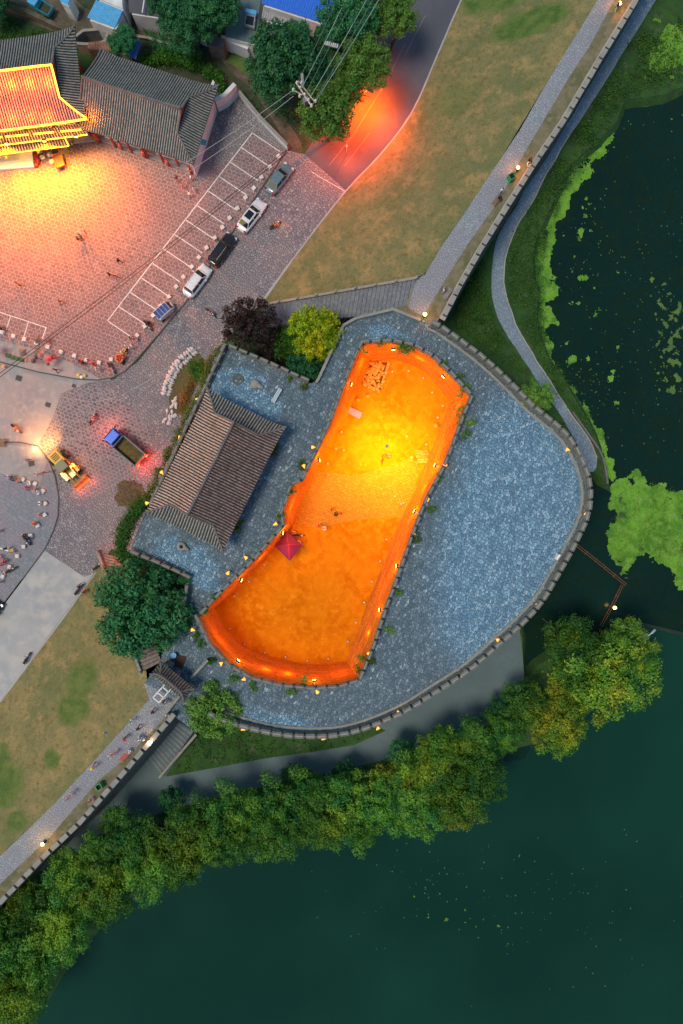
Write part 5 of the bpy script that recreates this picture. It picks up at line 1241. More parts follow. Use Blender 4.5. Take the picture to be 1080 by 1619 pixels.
bk.box((3.05,0,.15), (.5,2.24,.05)); bk.build('bucket', M_orange if False else plain('bucket_orange', (.42,.17,.04), .6), t)
# motorbikes and tricycles
bike_c = {}
def make_bike(paint, name='motorbike'):
    t = thing('motorbike', 'x', 'motorbike')
    for x in (.62, -.62):
        mb = MB(); mb.tube([(x,-.05,.3),(x,.05,.3)], .3, 12); wh = mb.build('wheel', M_black, t)
        mb = MB(); mb.tube([(x,-.06,.3),(x,.06,.3)], .14, 8); mb.build('rim', M_steel, wh)
    mb = MB(); mb.tube([(.62,0,.35),(.45,0,.75),(.35,0,1.0)], .06, 6); mb.build('fork', M_steel, t)
    mb = MB(); mb.lathe([(.05,.35),(.16,.45),(.17,.62),(.08,.75)], (-.05,0,0), 8, sx=3.2, sy=1); mb.build('body', paint, t, True)
    mb = MB(); mb.box((-.38,0,.8), (.7,.26,.1), taper=.85); mb.build('seat', M_black, t)
    mb = MB(); mb.tube([(.32,-.34,1.02),(.38,0,1.0),(.32,.34,1.02)], .03, 6); mb.build('handlebar', M_black, t)
    mb = MB(); mb.lathe([(.02,-.1),(.1,-.05),(.1,.05),(.02,.1)], (.5,0,.9), 8); mb.build('headlight', M_hl, t, True)
    mb = MB(); mb.box((-.8,0,.72), (.1,.18,.1)); mb.build('taillight', M_tl, t)
    return t
bk_k = make_bike(plain('bike_black', (.03,.03,.035), .3)); bk_r = make_bike(plain('bike_pink_red', (.55,.10,.09), .3)); bk_o = make_bike(plain('bike_orange', (.7,.16,.03), .3))
def put(b, first, *a, **k):
    if first not in used: used.add(first); r = b; r.location = a[0]; r.rotation_euler.z = a[1]; r['label'] = a[2]; r.pop('group', None); return r
    return dup(b, a[0], a[1], a[2])
used = set()
put(bk_k,'k',P(613,84,.04),hd(608,92,617,76),'dark motorbike with a red tail lamp on the road beside the overhanging tree')
put(bk_k,'k',P(126,932,.04),hd(122,938,131,925),'black motorbike standing near the kerb at the top of the pale concrete road')
put(bk_k,'k',P(45,1040,.04),hd(42,1047,49,1034),'black motorbike parked against the kerb halfway down the concrete road')
put(bk_k,'k',P(235,516,.14),hd(230,510,240,523),'black motorbike beside the white stones below the blue roofed tricycle')
put(bk_k,'k',P(20,901,.13),hd(14,905,27,897),'black motorbike among the red clothed group on the round plaza')
put(bk_k,'k',P(44,853,.13),hd(40,847,49,860),'dark bicycle like motorbike leaning by a white stone on the round plaza')
put(bk_k,'k',P(156,895,.04),hd(150,899,161,890),'black motorbike parked at the foot of the reddish steps')
put(bk_k,'k',P(472,846,.05),hd(466,843,479,844),'dark motorbike parked beside the crimson tent in the courtyard')
put(bk_r,'r',P(149,663,.04),hd(146,669,153,656),'pink scooter on the cobbles above the blue truck')
put(bk_r,'r',P(178,583,.14),hd(172,574,184,592),'pinkish scooter parked at the plaza kerb corner')
put(bk_r,'r',P(334,496,.04),hd(326,488,342,502),'reddish scooter crossing the lane near the dark purple tree')
put(bk_o,'o',P(28,678,.04),hd(23,672,36,684),'orange scooter on the concrete lane at the left edge')
put(bk_o,'o',P(436,358,.04),hd(424,366,448,350),'orange scooter riding on the lane beside the white sedan')
t = thing('cargo_tricycle', 'orange cargo tricycle full of red goods beside the plaza stones', 'tricycle', P(194,565,.14), hd(188,572,201,553))
mb = MB(); mb.box((-.35,0,.6), (1.3,1.1,.1)); mb.build('bed', M_wood, t)
mb = MB(); mb.lathe([(.52,.65),(.6,.85),(.58,.95)], (-.35,0,0), 14); mb.build('basket', plain('orange_plastic', (.55,.16,.03), .5), t)
for k in range(14):
    a = k*2.4; q = .12*math.sqrt(k)
    mb = MB(); mb.lathe([(.02,-.1),(.11,-.04),(.11,.05),(.02,.1)], (-.35+q*math.cos(a), q*math.sin(a), .98), 7); mb.build('fruit', plain('red_fruit', (.4,.02,.03), .35) if k == 0 else bpy.data.materials['red_fruit'], t, True)
mb = MB(); mb.tube([(.3,0,.55),(.9,0,.8),(1.0,0,.95)], .05, 6); mb.tube([(.95,-.3,1),(1.0,0,.95),(.95,.3,1)], .03, 6); mb.build('frame', plain('yellow_frame', (.6,.35,.03), .5), t)
for x, y in ((1.05,0),(-.5,.62),(-.5,-.62)): mb = MB(); mb.tube([(x,y-.05,.3),(x,y+.05,.3)], .3, 12); mb.build('wheel', M_black, t)
t = thing('cargo_tricycle', 'orange cargo cart glowing under the lights beside the stage', 'tricycle', P(95,254,.14), hd(91,241,100,267))
mb = MB(); mb.box((.35,0,.55), (1.7,1.1,.12)); mb.build('bed', M_wood, t)
for s in (1, -1): mb = MB(); mb.box((.35,s*.55,.75), (1.7,.06,.35)); mb.build('side_board', plain('orange_board', (.5,.15,.03), .6), t)
for s in (1, -1): mb = MB(); mb.box((.35+s*.85,0,.75), (.06,1.1,.35)); mb.build('end_board', bpy.data.materials['orange_board'], t)
mb = MB(); mb.box((-.9,0,.9), (.5,.7,.12)); mb.build('seat', M_black, t)
mb = MB(); mb.tube([(-1.5,0,.3),(-1.35,0,1.0),(-1.3,.32,1.02)], .04, 6); mb.tube([(-1.35,0,1.0),(-1.3,-.32,1.02)], .04, 6); mb.build('handlebar', M_steel, t)
for x, y in ((-1.5,0),(.5,.62),(.5,-.62)): mb = MB(); mb.tube([(x,y-.05,.3),(x,y+.05,.3)], .3, 12); mb.build('wheel', M_black, t)
t = thing('cargo_tricycle', 'turquoise cargo tricycle truck with an open green bed in the top left alley', 'tricycle', P(70,18,.03), hd(80,22,60,10))
mb = MB(); mb.box((.9,0,1.0), (1.1,1.3,1.2)); mb.build('cab', plain('turquoise_paint', (.03,.30,.40), .4), t)
mb = MB(); mb.box((.9,0,1.62), (1.15,1.35,.06)); mb.build('cab_roof', M_lblue, t)
bd = MB(); bd.box((-.6,0,.7), (1.7,1.3,.1)); bd = bd.build('load_bed', M_garden, t)
for (c, sz) in (((-.6,.65,.95),(1.7,.06,.5)), ((-.6,-.65,.95),(1.7,.06,.5)), ((-1.45,0,.95),(.06,1.3,.5)), ((.25,0,.95),(.06,1.3,.5))):
    b = MB(); b.box(c, sz); b.build('side_board', bpy.data.materials['turquoise_paint'], bd)
for x, y in ((1.1,0),(-.8,.6),(-.8,-.6)): mb = MB(); mb.tube([(x,y-.07,.3),(x,y+.07,.3)], .3, 12); mb.build('wheel', M_black, t)
# ------------------------------------------------------------------ white stones of the parking bays
st_me = MB(); st_me.box((0,0,.22), (.5,.5,.44), taper=.94); ST = st_me.mesh('stone_block', M_whites)
def ordn(i): return ['first','second','third','fourth','fifth','sixth','seventh','eighth','ninth','tenth','eleventh','twelfth','thirteenth','fourteenth','fifteenth','sixteenth','seventeenth','eighteenth','nineteenth','twentieth','twenty-first','twenty-second','twenty-third','twenty-fourth','twenty-fifth','twenty-sixth','twenty-seventh','twenty-eighth','twenty-ninth'][i]
stones = [(441,249),(427.5,265.5),(414,282),(402,299),(389,314),(376,331),(364,346),(352.5,361),(340.5,377.5),(327.5,393),(315.5,408),(304,423),(291,439),(279.5,454.5),(268,470),(255,485),(243,500),(230,517),(218,531),(207,548),(192,560)]
for i, (x, y) in enumerate(stones):
    o = link('stone_block', ST, None, P(x, y, .13), R(38)+random.uniform(-.15,.15)); tag(o, f'{ordn(i)} white stone block of the diagonal parking row counted from the road', 'stone block', 'white stones along the parking bays')
stones = [(177,569),(158,574),(138,570),(119,563),(98,557),(77,549),(59,543),(40,537),(23,532),(5,526)]
for i, (x, y) in enumerate(stones):
    o = link('stone_block', ST, None, P(x, y, .13), R(-15)+random.uniform(-.15,.15)); tag(o, f'{ordn(i)} white stone block along the lower plaza kerb counted from the right', 'stone block', 'white stones along the lower plaza')
stones = [(16,754),(38,758),(57,765),(69,777),(73,796),(72,814),(61,831),(50,847),(39,864),(29,879),(17,896),(6,911)]
for i, (x, y) in enumerate(stones):
    o = link('stone_block', ST, None, P(x, y, .11), R(-15)-i*.15); tag(o, f'{ordn(i)} white stone block round the round plaza counted from its top', 'stone block', 'white stones round the round plaza')
# sandbags
def bag_mesh(seed):
    mb = MB(); rd = random.Random(seed); n = 8; prof = [(.02,0),(.2,.02),(.27,.1),(.22,.19),(.02,.22)]
    vs = []
    for r, z in prof:
        for k in range(n):
            t = 2*math.pi*k/n; vs.append((r*1.15*math.cos(t)*(1+.1*rd.uniform(-1,1)), r*.8*math.sin(t), z+rd.uniform(-.02,.02)))
    mb.add(vs, [(i*n+k, i*n+(k+1) % n, (i+1)*n+(k+1) % n, (i+1)*n+k) for i in range(4) for k in range(n)]); mb.tube([(.26,0,.1),(.38,0,.12)], [.04,.08], 5)
    return mb.mesh('sandbag', plain('sandbag_white', (.5,.48,.5), .85, var=.15) if seed == 1 else bpy.data.materials['sandbag_white'], True)
BG = [bag_mesh(s) for s in (1,2,3)]
rowc = smooth_line(PL([(307,554),(294,565),(282,577),(273,591),(267,606),(262,624)], .03), 4)
for lay, off in ((0,-.42),(0,-.02),(.2,-.2),(0,.36)):
    for k, (p, a) in enumerate(along(offset(rowc, off), .40, .1*abs(off))):
        if rd.random() < .12: continue
        o = link('sandbag', BG[k % 3], None, p+Vector((rd.uniform(-.08,.08), rd.uniform(-.08,.08), lay)), a+1.57+rd.uniform(-.5,.5)); tag(o, 'white sandbag in the curved double row along the planting bed', 'sandbag', 'sandbags in the curved row')
for k in range(24):
    x, y = rd.choice([(rd.gauss(267,5), rd.gauss(665,4)), (rd.gauss(272,5), rd.gauss(655,5)), (rd.gauss(276,3), rd.gauss(636,4))])
    o = link('sandbag', BG[k % 3], None, P(x, y, .03+.03*(k % 3)), rd.uniform(0, 6)); tag(o, 'white sandbag in the loose pile beside the hedge', 'sandbag', 'sandbags in the loose pile')
# ------------------------------------------------------------------ courtyard furniture
M_tentr = plain('tent_crimson', (.11,.012,.09), .7, var=.2)
t = thing('gazebo_tent', 'crimson pyramid gazebo tent against the western courtyard wall', 'tent')
zt, zh = 3.9, 2.2; ap = P(456,861,zt); cs_ = [P(*c, zh) for c in ((453,839),(478,862),(458,887),(435,864))]
for i in range(4):
    a, b = cs_[i], cs_[(i+1) % 4]; mb = MB(); m1 = a.lerp(b, .5); mid = ap.lerp(m1, .5)-Vector((0,0,.05))
    mb.add([a, m1, b, ap, ap.lerp(a, .5), ap.lerp(b, .5), mid], [(0,1,6,4),(1,2,5,6),(4,6,3),(6,5,3)]); mb.add([a, b, b-Vector((0,0,.25)), a-Vector((0,0,.25))], [(3,2,1,0)])
    mb.build('canopy_panel', M_tentr, t)
    mb = MB(); mb.tube([Vector((a.x, a.y, .03)), a], .04, 6); mb.build('pole', M_steel, t)
    mb = MB(); mb.tube([a, ap], .03, 5); mb.build('rib', plain('tent_rib', (.3,.02,.05), .6) if i == 0 else bpy.data.materials['tent_rib'], t)
t = thing('cloth_bench', 'bench covered with a lilac cloth near the rubble patch in the courtyard', 'bench', P(560,653,.04), hd(549,648,572,659))
mb = MB(); mb.box((0,0,.5), (2.0,.85,.08)); mb.build('cloth', plain('lilac_cloth', (.42,.22,.62), .7), t)
for k in range(4): mb = MB(); mb.tube([(-.75+k*.5,-.42,.55),(-.75+k*.5,.42,.55)], .03, 5); mb.build('fold', bpy.data.materials['lilac_cloth'], t)
for x in (-.8,.8):
    for y in (-.3,.3): mb = MB(); mb.box((x,y,.23), (.07,.07,.46)); mb.build('leg', M_wood, t)
t = thing('rubble_bed', 'walled rectangle filled with broken stones in the northern corner of the courtyard', 'stone bed')
q = [(584,573),(615,573),(601,620),(570,606)]
mb = MB(); fill(mb, [[v+Vector((0,0,.03)) for v in PL(q, .04)]]); mb.build('bed_soil', natural('bed_soil', (.13,.06,.006), (.09,.04,.004), spec=0), t)  # dark sheet paints the shade in the gaps between the stones
M_stone = natural('rubble_stone', (.34,.24,.06), (.20,.14,.03), (.44,.33,.09), .9, 3, 10, .9, .5, .03)
for a, b in ((q[1], q[2]), (q[2], q[3])):
    A, B = P(*a, .05), P(*b, .05); n = int((B-A).length/.6); d = (B-A).normalized()
    for k in range(n):
        mb = MB(); mb.box((0,0,.18), (.56,.42,.36), taper=.92); o = mb.build('stone', M_stone, t, loc=A+d*(.3+k*.6)); o.rotation_euler.z = math.atan2(d.y, d.x)+rd.uniform(-.06,.06)
for k in range(110):
    u, v = rd.random()*.92, rd.random(); a = P(*q[0]).lerp(P(*q[3]), v); b = P(*q[1]).lerp(P(*q[2]), v); p = a.lerp(b, u*.92+.02)
    s = rd.uniform(.14,.3); mb = MB(); mb.lathe([(s*.5,0),(s,s*.4),(s*.8,s*.9),(s*.2,s*1.1)], n=6, sx=rd.uniform(.8,1.3)); o = mb.build('stone', M_stone, t, loc=p+Vector((0,0,.05))); o.rotation_euler.z = rd.uniform(0,6)
for k in range(5):
    mb = MB(); mb.box((0,0,.12), (1.55,.3,.24)); mb2 = mb.build('stone_slab', M_stone, None, loc=P(667+ (k%2)*1.5, 714+k*4.2, .05)); mb2.rotation_euler.z = rd.uniform(-.08,.08)
    tag(mb2, f'{ordn(k)} long stone slab from the top in the stack beside the eastern court wall', 'stone slab', 'stone slabs beside the court wall')
for (x, y, s, lab) in [(582,626,.3,'squat pale stone below the rubble bed'),(566,632,.3,'round pale stone between the rubble bed and the lilac bench'),(690,673,.34,'round pale boulder near the eastern court wall above the lamp'),(651,724,.3,'pale boulder left of the stone slabs'),(543,652+60,.22,'pale stone near the western court wall below the bench'),(518,752,.25,'pale stone at the western end of the brick path'),(518,750+4,.2,'small pale stone at the western end of the brick path')]:
    mb = MB(); mb.lathe([(s*.6,0),(s,s*.4),(s*.85,s*.9),(s*.3,s*1.15)], n=9, sx=1.15); tag(mb.build('boulder', M_stone, None, True, loc=P(x, y, .04)), lab, 'boulder')
dots = [(620,588),(646,587),(669,598),(683,621),(700,642),(692,660),(674,703),(540,683),(531,710),(518,733),(634,797),(624,785),(611,853),(601,887),(588,920),(576,952),(563,984),(550,1014),(519,1041),(486,1044),(452,1038),(419,1032),(387,1018),(364,993),(371,942),(394,919),(418,893),(638,795),(643,690)]
mb = MB(); mb.lathe([(.17,0),(.17,.12),(.14,.2),(.02,.22)], n=12); db = mb.mesh('base', M_cap, True); mb = MB(); mb.lathe([(.08,.22),(.08,.3),(.01,.33)], n=10); dl = mb.mesh('lens', plain('lamp_lens', (.75,.7,.6), .3), True)
for i, (x, y) in enumerate(dots):
    side = 'eastern' if x > 560 and y < 1030 else ('southern' if y > 985 else 'western')
    t = thing('ground_lamp', 'x', 'ground lamp', P(x, y, .04), 0, 'round ground lamps along the courtyard wall foot')
    t['label'] = f'{ordn(i)} small round ground lamp clockwise from the rubble bed, {side} side of the court'
    link('base', db, t); link('lens', dl, t)
# ------------------------------------------------------------------ pavilion platform objects
t = thing('stone_carving', 'smooth pear shaped pale stone on the paving above the pavilion roof', 'stone carving', P(404,608,W7), R(-25))
mb = MB(); mb.lathe([(.5,0),(.6,.2),(.5,.5),(.2,.65),(.02,.68)], n=16); mb.build('body', M_cap, t, True)
mb = MB(); mb.tube([(.3,0,.25),(.9,0,.2),(1.2,-.05,.12)], [.38,.22,.05], 8); mb.build('tail', M_cap, t, True)
t = thing('stone_carving', 'hollow pear shaped stone with a dark hole below the pavilion roof', 'stone carving', P(288,864,W7), R(-25))
mb = MB(); mb.lathe([(.5,0),(.6,.2),(.52,.45),(.3,.55),(.22,.5),(.2,.2)], n=16); mb.build('body', M_cap, t, True)
mb = MB(); mb.lathe([(.19,.25),(.19,.56)], n=10); mb.build('hole', M_dark, t)  # black plug paints the shade inside the hollow
mb = MB(); mb.tube([(.3,0,.25),(.85,0,.2),(1.1,-.05,.12)], [.34,.2,.05], 8); mb.build('tail', M_cap, t, True)
t = thing('stone_bench', 'narrow pale blue bench on the paving right of the pear shaped stone', 'bench', P(438,626,W7), hd(432,637,444,616))
mb = MB(); mb.box((0,0,.42), (1.9,.42,.07)); mb.build('seat', plain('bench_pale', (.3,.42,.48), .6), t)
for s in (1, -1): mb = MB(); mb.tube([(-.95,s*.2,.48),(.95,s*.2,.48)], .03, 6); mb.build('edge_rail', M_white, t)
for x in (-.8,.8): mb = MB(); mb.box((x,0,.2), (.1,.38,.4)); mb.build('leg', M_kerb, t)
t = thing('rubble_ring', 'low ring of rough stones on the paving near the platform corner', 'stone ring', P(376,600,W7))
for k in range(14): 
    a = k*.45; mb = MB(); s = rd.uniform(.13,.2); mb.lathe([(s*.7,0),(s,s*.5),(s*.4,s)], n=6); mb.build('stone', M_merlon, t, loc=(.62*math.cos(a), .55*math.sin(a), 0))
for k in range(12):
    mb = MB(); s = rd.uniform(.08,.16); mb.lathe([(s*.7,0),(s,s*.5),(s*.4,s)], n=6); mb.build('stone', M_merlon, t, loc=(rd.uniform(-.4,.4), rd.uniform(-.4,.4), 0))
mb = MB(); mb.lathe([(.14,0),(.17,.35),(.12,.5)], n=10); tag(mb.build('jar', M_white, loc=P(357,548,W7)), 'small white jar in the northern corner of the pavilion platform', 'jar')
mb = MB(); mb.lathe([(.25,0),(.34,.55),(.36,.6),(.3,.58)], n=14); tag(mb.build('bucket', M_lblue, loc=P(276,1035,W7)), 'light blue bucket beside the gatehouse', 'bucket')
mb = MB(); mb.box((0,0,.25), (.8,.6,.5), R(-30)); tag(mb.build('crate', M_merlon, loc=P(271,1048,W7)), 'grey crate beside the blue bucket at the gatehouse', 'crate')
mb = MB(); mb.prism([(-1,-.5),(.6,-.9),(1.1,.5),(-.4,.9)], 0, .12); tag(mb.build('tarpaulin', plain('brown_tarp', (.05,.02,.018), .9), loc=P(281,1045,W7)), 'dark brown tarpaulin on the paving right of the blue bucket', 'tarpaulin')
mb = MB(); mb.box((0,0,.5), (.25,.7,1.0), R(-35)); tag(mb.build('notice_board', M_white, loc=P(879,880,W7)), 'small white board leaning on the curved outer parapet', 'board')
# bins and benches on the walks
def bin_(px, py, z, lab):
    t = thing('litter_bin', lab, 'litter bin', P(px, py, z), R(30), 'green litter bins on the city wall'); g = plain('bin_green', (.02,.22,.06), .5) if 'bin_green' not in bpy.data.materials else bpy.data.materials['bin_green']
    mb = MB()
    for s in (1, -1): mb.box((s*.33,0,.5), (.08,.74,1.0)); mb.box((0,s*.33,.5), (.6,.08,1.0))
    mb.build('shell', g, t); mb = MB(); mb.box((0,0,.4), (.56,.56,.6)); mb.build('liner', M_dark, t)
bin_(807,284,W7,'square green litter bin on the northern walkway near the glowing box lamp'); bin_(160,1240,W7,'square green litter bin on the southern walkway verge')
def bench(px, py, z, rz, lab, m):
    t = thing('park_bench', lab, 'bench', P(px, py, z), rz)
    for k in range(4): mb = MB(); mb.box((0,-.21+k*.14,.43), (1.5,.11,.05)); mb.build('slat', m, t)
    for x in (-.6,.6): mb = MB(); mb.box((x,0,.2), (.08,.5,.4)); mb.build('leg', M_kerb, t)
bench(784,319,W7,hd(778,327,790,311),'brown slatted bench on the northern walkway verge',M_wood)
bench(198,1195,W7,hd(190,1203,205,1187),'reddish slatted bench on the southern walkway verge',plain('bench_red', (.4,.06,.04), .6))
bench(707,466,W7,hd(700,476,714,456),'pale slatted bench near the end of the northern walkway',M_cap)
# ------------------------------------------------------------------ umbrellas and stall things on the lower plaza
def parasol(px, py, s, m, lab, square=True, h=2.2, rz=.5):
    t = thing('parasol', lab, 'parasol', P(px, py, .14), rz); n = 4 if square else 10
    ring = [(s*math.cos(2*math.pi*k/n+.785), s*math.sin(2*math.pi*k/n+.785), h) for k in range(n)]
    for k in range(n):
        mb = MB(); mb.add([ring[k], ring[(k+1) % n], (0,0,h+.4)], [(0,1,2)]); mb.build('canopy_panel', m, t)
    mb = MB(); mb.tube([(0,0,0),(0,0,h+.45)], .03, 6); mb.build('pole', M_steel, t)
M_pb = plain('parasol_brown', (.16,.11,.09), .8); M_pr = plain('parasol_red', (.6,.06,.09), .7); M_po = plain('parasol_orange', (.75,.28,.02), .6)
parasol(70,543,.62,M_pb,'brown square parasol overlapping the black cable on the lower plaza')
parasol(48,563,.62,M_pb,'brown square parasol below and left of the one on the cable', rz=.1)
parasol(52,574,.42,plain('parasol_tan', (.32,.2,.16), .8),'small tan square parasol below the brown ones', h=1.8)
parasol(62,575,.36,M_dkerb,'small dark round parasol right of the tan one', False, 1.8)
parasol(74,567,.45,plain('parasol_mauve', (.3,.15,.17), .8),'mauve round parasol left of the red one', False, 1.9)
parasol(86,573,.42,M_pr,'bright red scalloped parasol on the lower plaza', False, 1.9)
parasol(83,579,.26,M_pb,'tiny brown round parasol beneath the red one', False, 1.5)
parasol(0,559,.6,M_po,'orange round parasol cut by the left edge', False, 2.0)
for i, (x, y) in enumerate([(14,563),(21,566),(28,568),(36,570)]):
    t = thing('plant_tub', f'{ordn(i)} dark green tub from the left in the row of four', 'tub', P(x, y, .14), 0, 'green tubs on the lower plaza')
    mb = MB(); mb.lathe([(.22,0),(.28,.35),(.3,.4),(.25,.38)], n=12); mb.build('tub', plain('tub_green', (.02,.09,.03), .6) if i == 0 else bpy.data.materials['tub_green'], t, True)
    mb = MB(); mb.lathe([(.24,.3),(.1,.36),(.02,.38)], n=10); mb.build('soil', M_dark, t)
for (x, y, m, lab) in [(7,580,M_po,'orange stool heap at the lower left kerb'),(125,594,plain('stool_yellow', (.6,.45,.05), .6),'yellow stool nearest the cable on the kerb apron'),(135,595,plain('stool_yellow2', (.62,.42,.04), .6),'yellow stool at the right of the three on the kerb apron'),(130,597,M_white,'white stool between the two yellow ones')]:
    t = thing('plastic_stool', lab, 'stool', P(x, y, .14))
    mb = MB(); mb.lathe([(.18,.4),(.2,.44),(.02,.45)], n=12); mb.build('seat', m, t)
    for k in range(4): mb = MB(); a = .785+k*1.571; mb.tube([(.2*math.cos(a), .2*math.sin(a), 0), (.14*math.cos(a), .14*math.sin(a), .42)], .025, 5); mb.build('leg', m, t)
t = thing('wooden_stall', 'small brown wooden table at the left edge of the round plaza apron', 'table', P(6,701,.12), R(80))
mb = MB(); mb.box((0,0,.7), (1.1,.6,.06)); mb.build('tabletop', M_wood, t)
for x in (-.45,.45):
    for y in (-.22,.22): mb = MB(); mb.box((x,y,.34), (.07,.07,.68)); mb.build('leg', M_wood, t)
for (x, y, lab) in ((80,246,'white sack beside the orange cart at the stage'), (83,257,'larger white sack against the orange cart'), (68,250,'pale cloth bundle between the flower boxes and the white sacks'), (62,242,'small pale sack nearest the stage corner')):
    mb = MB(); mb.lathe([(.2,0),(.32,.15),(.28,.35),(.05,.45)], n=10, sx=1.2); tag(mb.build('sack', M_whites, None, True, loc=P(x, y, .14)), lab, 'sack')
# ------------------------------------------------------------------ people
def person_mesh(pose):
    J = {}; E = []
    def j(n, x, y, z, rx, ry=None): J[n] = (Vector((x, y, z)), rx, ry or rx)
    sit = pose == 'sit'; walk = pose == 'walk'; dz = -.42 if sit else 0
    j('pel', 0, 0, .95+dz, .13, .16); j('wai', .0, 0, 1.12+dz, .11, .14); j('che', .02, 0, 1.33+dz, .12, .17); j('nec', .03, 0, 1.48+dz, .055)
    j('hd1', .05, 0, 1.58+dz, .085); j('hd2', .055, 0, 1.68+dz, .095); j('hd3', .05, 0, 1.74+dz, .06)
    E += [('pel','wai'),('wai','che'),('che','nec'),('nec','hd1'),('hd1','hd2'),('hd2','hd3')]
    for s, n in ((1,'l'),(-1,'r')):
        f = (.28*s if walk else 0)
        if sit: pts = [(.05,s*.1,.93+dz,.085),(.45,s*.12,.52,.065),(.47,s*.12,.1,.045),(.6,s*.13,.04,.04)]
        else: pts = [(.0,s*.1,.88,.085),(f*.55,s*.1,.5,.06),(f*.75-(.08 if walk and s < 0 else 0),s*.1,.1,.045),(f*.75+.15,s*.11,.04,.04)]
        p = 'pel'
        for i, q in enumerate(pts): j(n+'g%d' % i, *q); E.append((p, n+'g%d' % i)); p = n+'g%d' % i
        g_ = -.25*s if walk else .06
        if sit: ar = [(.02,s*.2,1.42+dz,.055),(.12,s*.26,1.15+dz,.045),(.36,s*.18,1.02+dz,.032),(.44,s*.15,1.0+dz,.034)]
        else: ar = [(.02,s*.2,1.42,.055),(g_*.4,s*.27,1.14,.043),(g_+.08,s*.27,.92,.032),(g_+.12,s*.26,.83,.034)]
        p = 'che'
        for i, q in enumerate(ar): j(n+'a%d' % i, *q); E.append((p, n+'a%d' % i)); p = n+'a%d' % i
    names = list(J); me = bpy.data.meshes.new('person_'+pose); me.from_pydata([J[n][0] for n in names], [(names.index(a), names.index(b)) for a, b in E], [])
    o = bpy.data.objects.new('tmp', me); col.objects.link(o); md = o.modifiers.new('s', 'SKIN'); sv = me.skin_vertices[0].data
    for i, n in enumerate(names): sv[i].radius = (J[n][1], J[n][2]); sv[i].use_root = (n == 'pel')
    md.use_smooth_shade = True; sb = o.modifiers.new('b', 'SUBSURF'); sb.levels = 1; sb.render_levels = 1
    dg = bpy.context.evaluated_depsgraph_get(); dg.update(); out = bpy.data.meshes.new_from_object(o.evaluated_get(dg)); out.name = 'person_'+pose
    bpy.data.objects.remove(o)
    out.materials.clear()
    for m in (M_skin, M_skin, M_skin, M_hair): out.materials.append(m)
    for p in out.polygons:
        c = p.center; z = c.z-dz
        if z > 1.5: k = 3 if (z > 1.66 or c.x < .03) else 0
        elif z > .93 and abs(c.y) < .23: k = 1
        elif z > 1.12: k = 1
        elif abs(c.y) > .215 and z > .75 and not sit: k = 0
        elif sit and c.z > .55 and z > .97 and c.x > .25: k = 0
        else: k = 2
        p.material_index = k; p.use_smooth = True
    return out
M_skin = plain('skin', (.42,.25,.17), .6, var=.05); M_hair = plain('black_hair', (.015,.012,.011), .6, var=.1)
PM = {p: person_mesh(p) for p in ('stand','walk','sit')}
CL = dict(white=(.7,.7,.72), black=(.02,.02,.025), red=(.5,.03,.04), pink=(.6,.28,.33), navy=(.03,.05,.16), lilac=(.45,.4,.7), orange=(.65,.2,.03), yellow=(.65,.48,.06), grey=(.22,.23,.25), brown=(.12,.06,.04), magenta=(.5,.08,.25), teal=(.05,.25,.28), cream=(.6,.52,.4))
CM = {}
def cloth(c):
    if c not in CM: CM[c] = plain('cloth_'+c, CL[c], .8, var=.15)
    return CM[c]
def person(px, py, z, top, bot, pose, deg, lab, hat=None, up=0):
    o = link('person', PM[pose], None, P(px, py, z)+Vector((0,0,up)), R(deg)); s = random.uniform(.93,1.03); o.scale = (s,)*3
    for i, c in ((1, top), (2, bot)): o.material_slots[i].link = 'OBJECT'; o.material_slots[i].material = cloth(c)
    tag(o, lab, 'person')
    if hat:
        mb = MB(); zt_ = 1.73-(.42 if pose == 'sit' else 0); mb.lathe([(.2,zt_-.05),(.19,zt_-.02),(.1,zt_),(.09,zt_+.08),(.01,zt_+.1)], (.05,0,0), 10); mb.build('hat', cloth(hat), o, True)
    return o
Z = .14
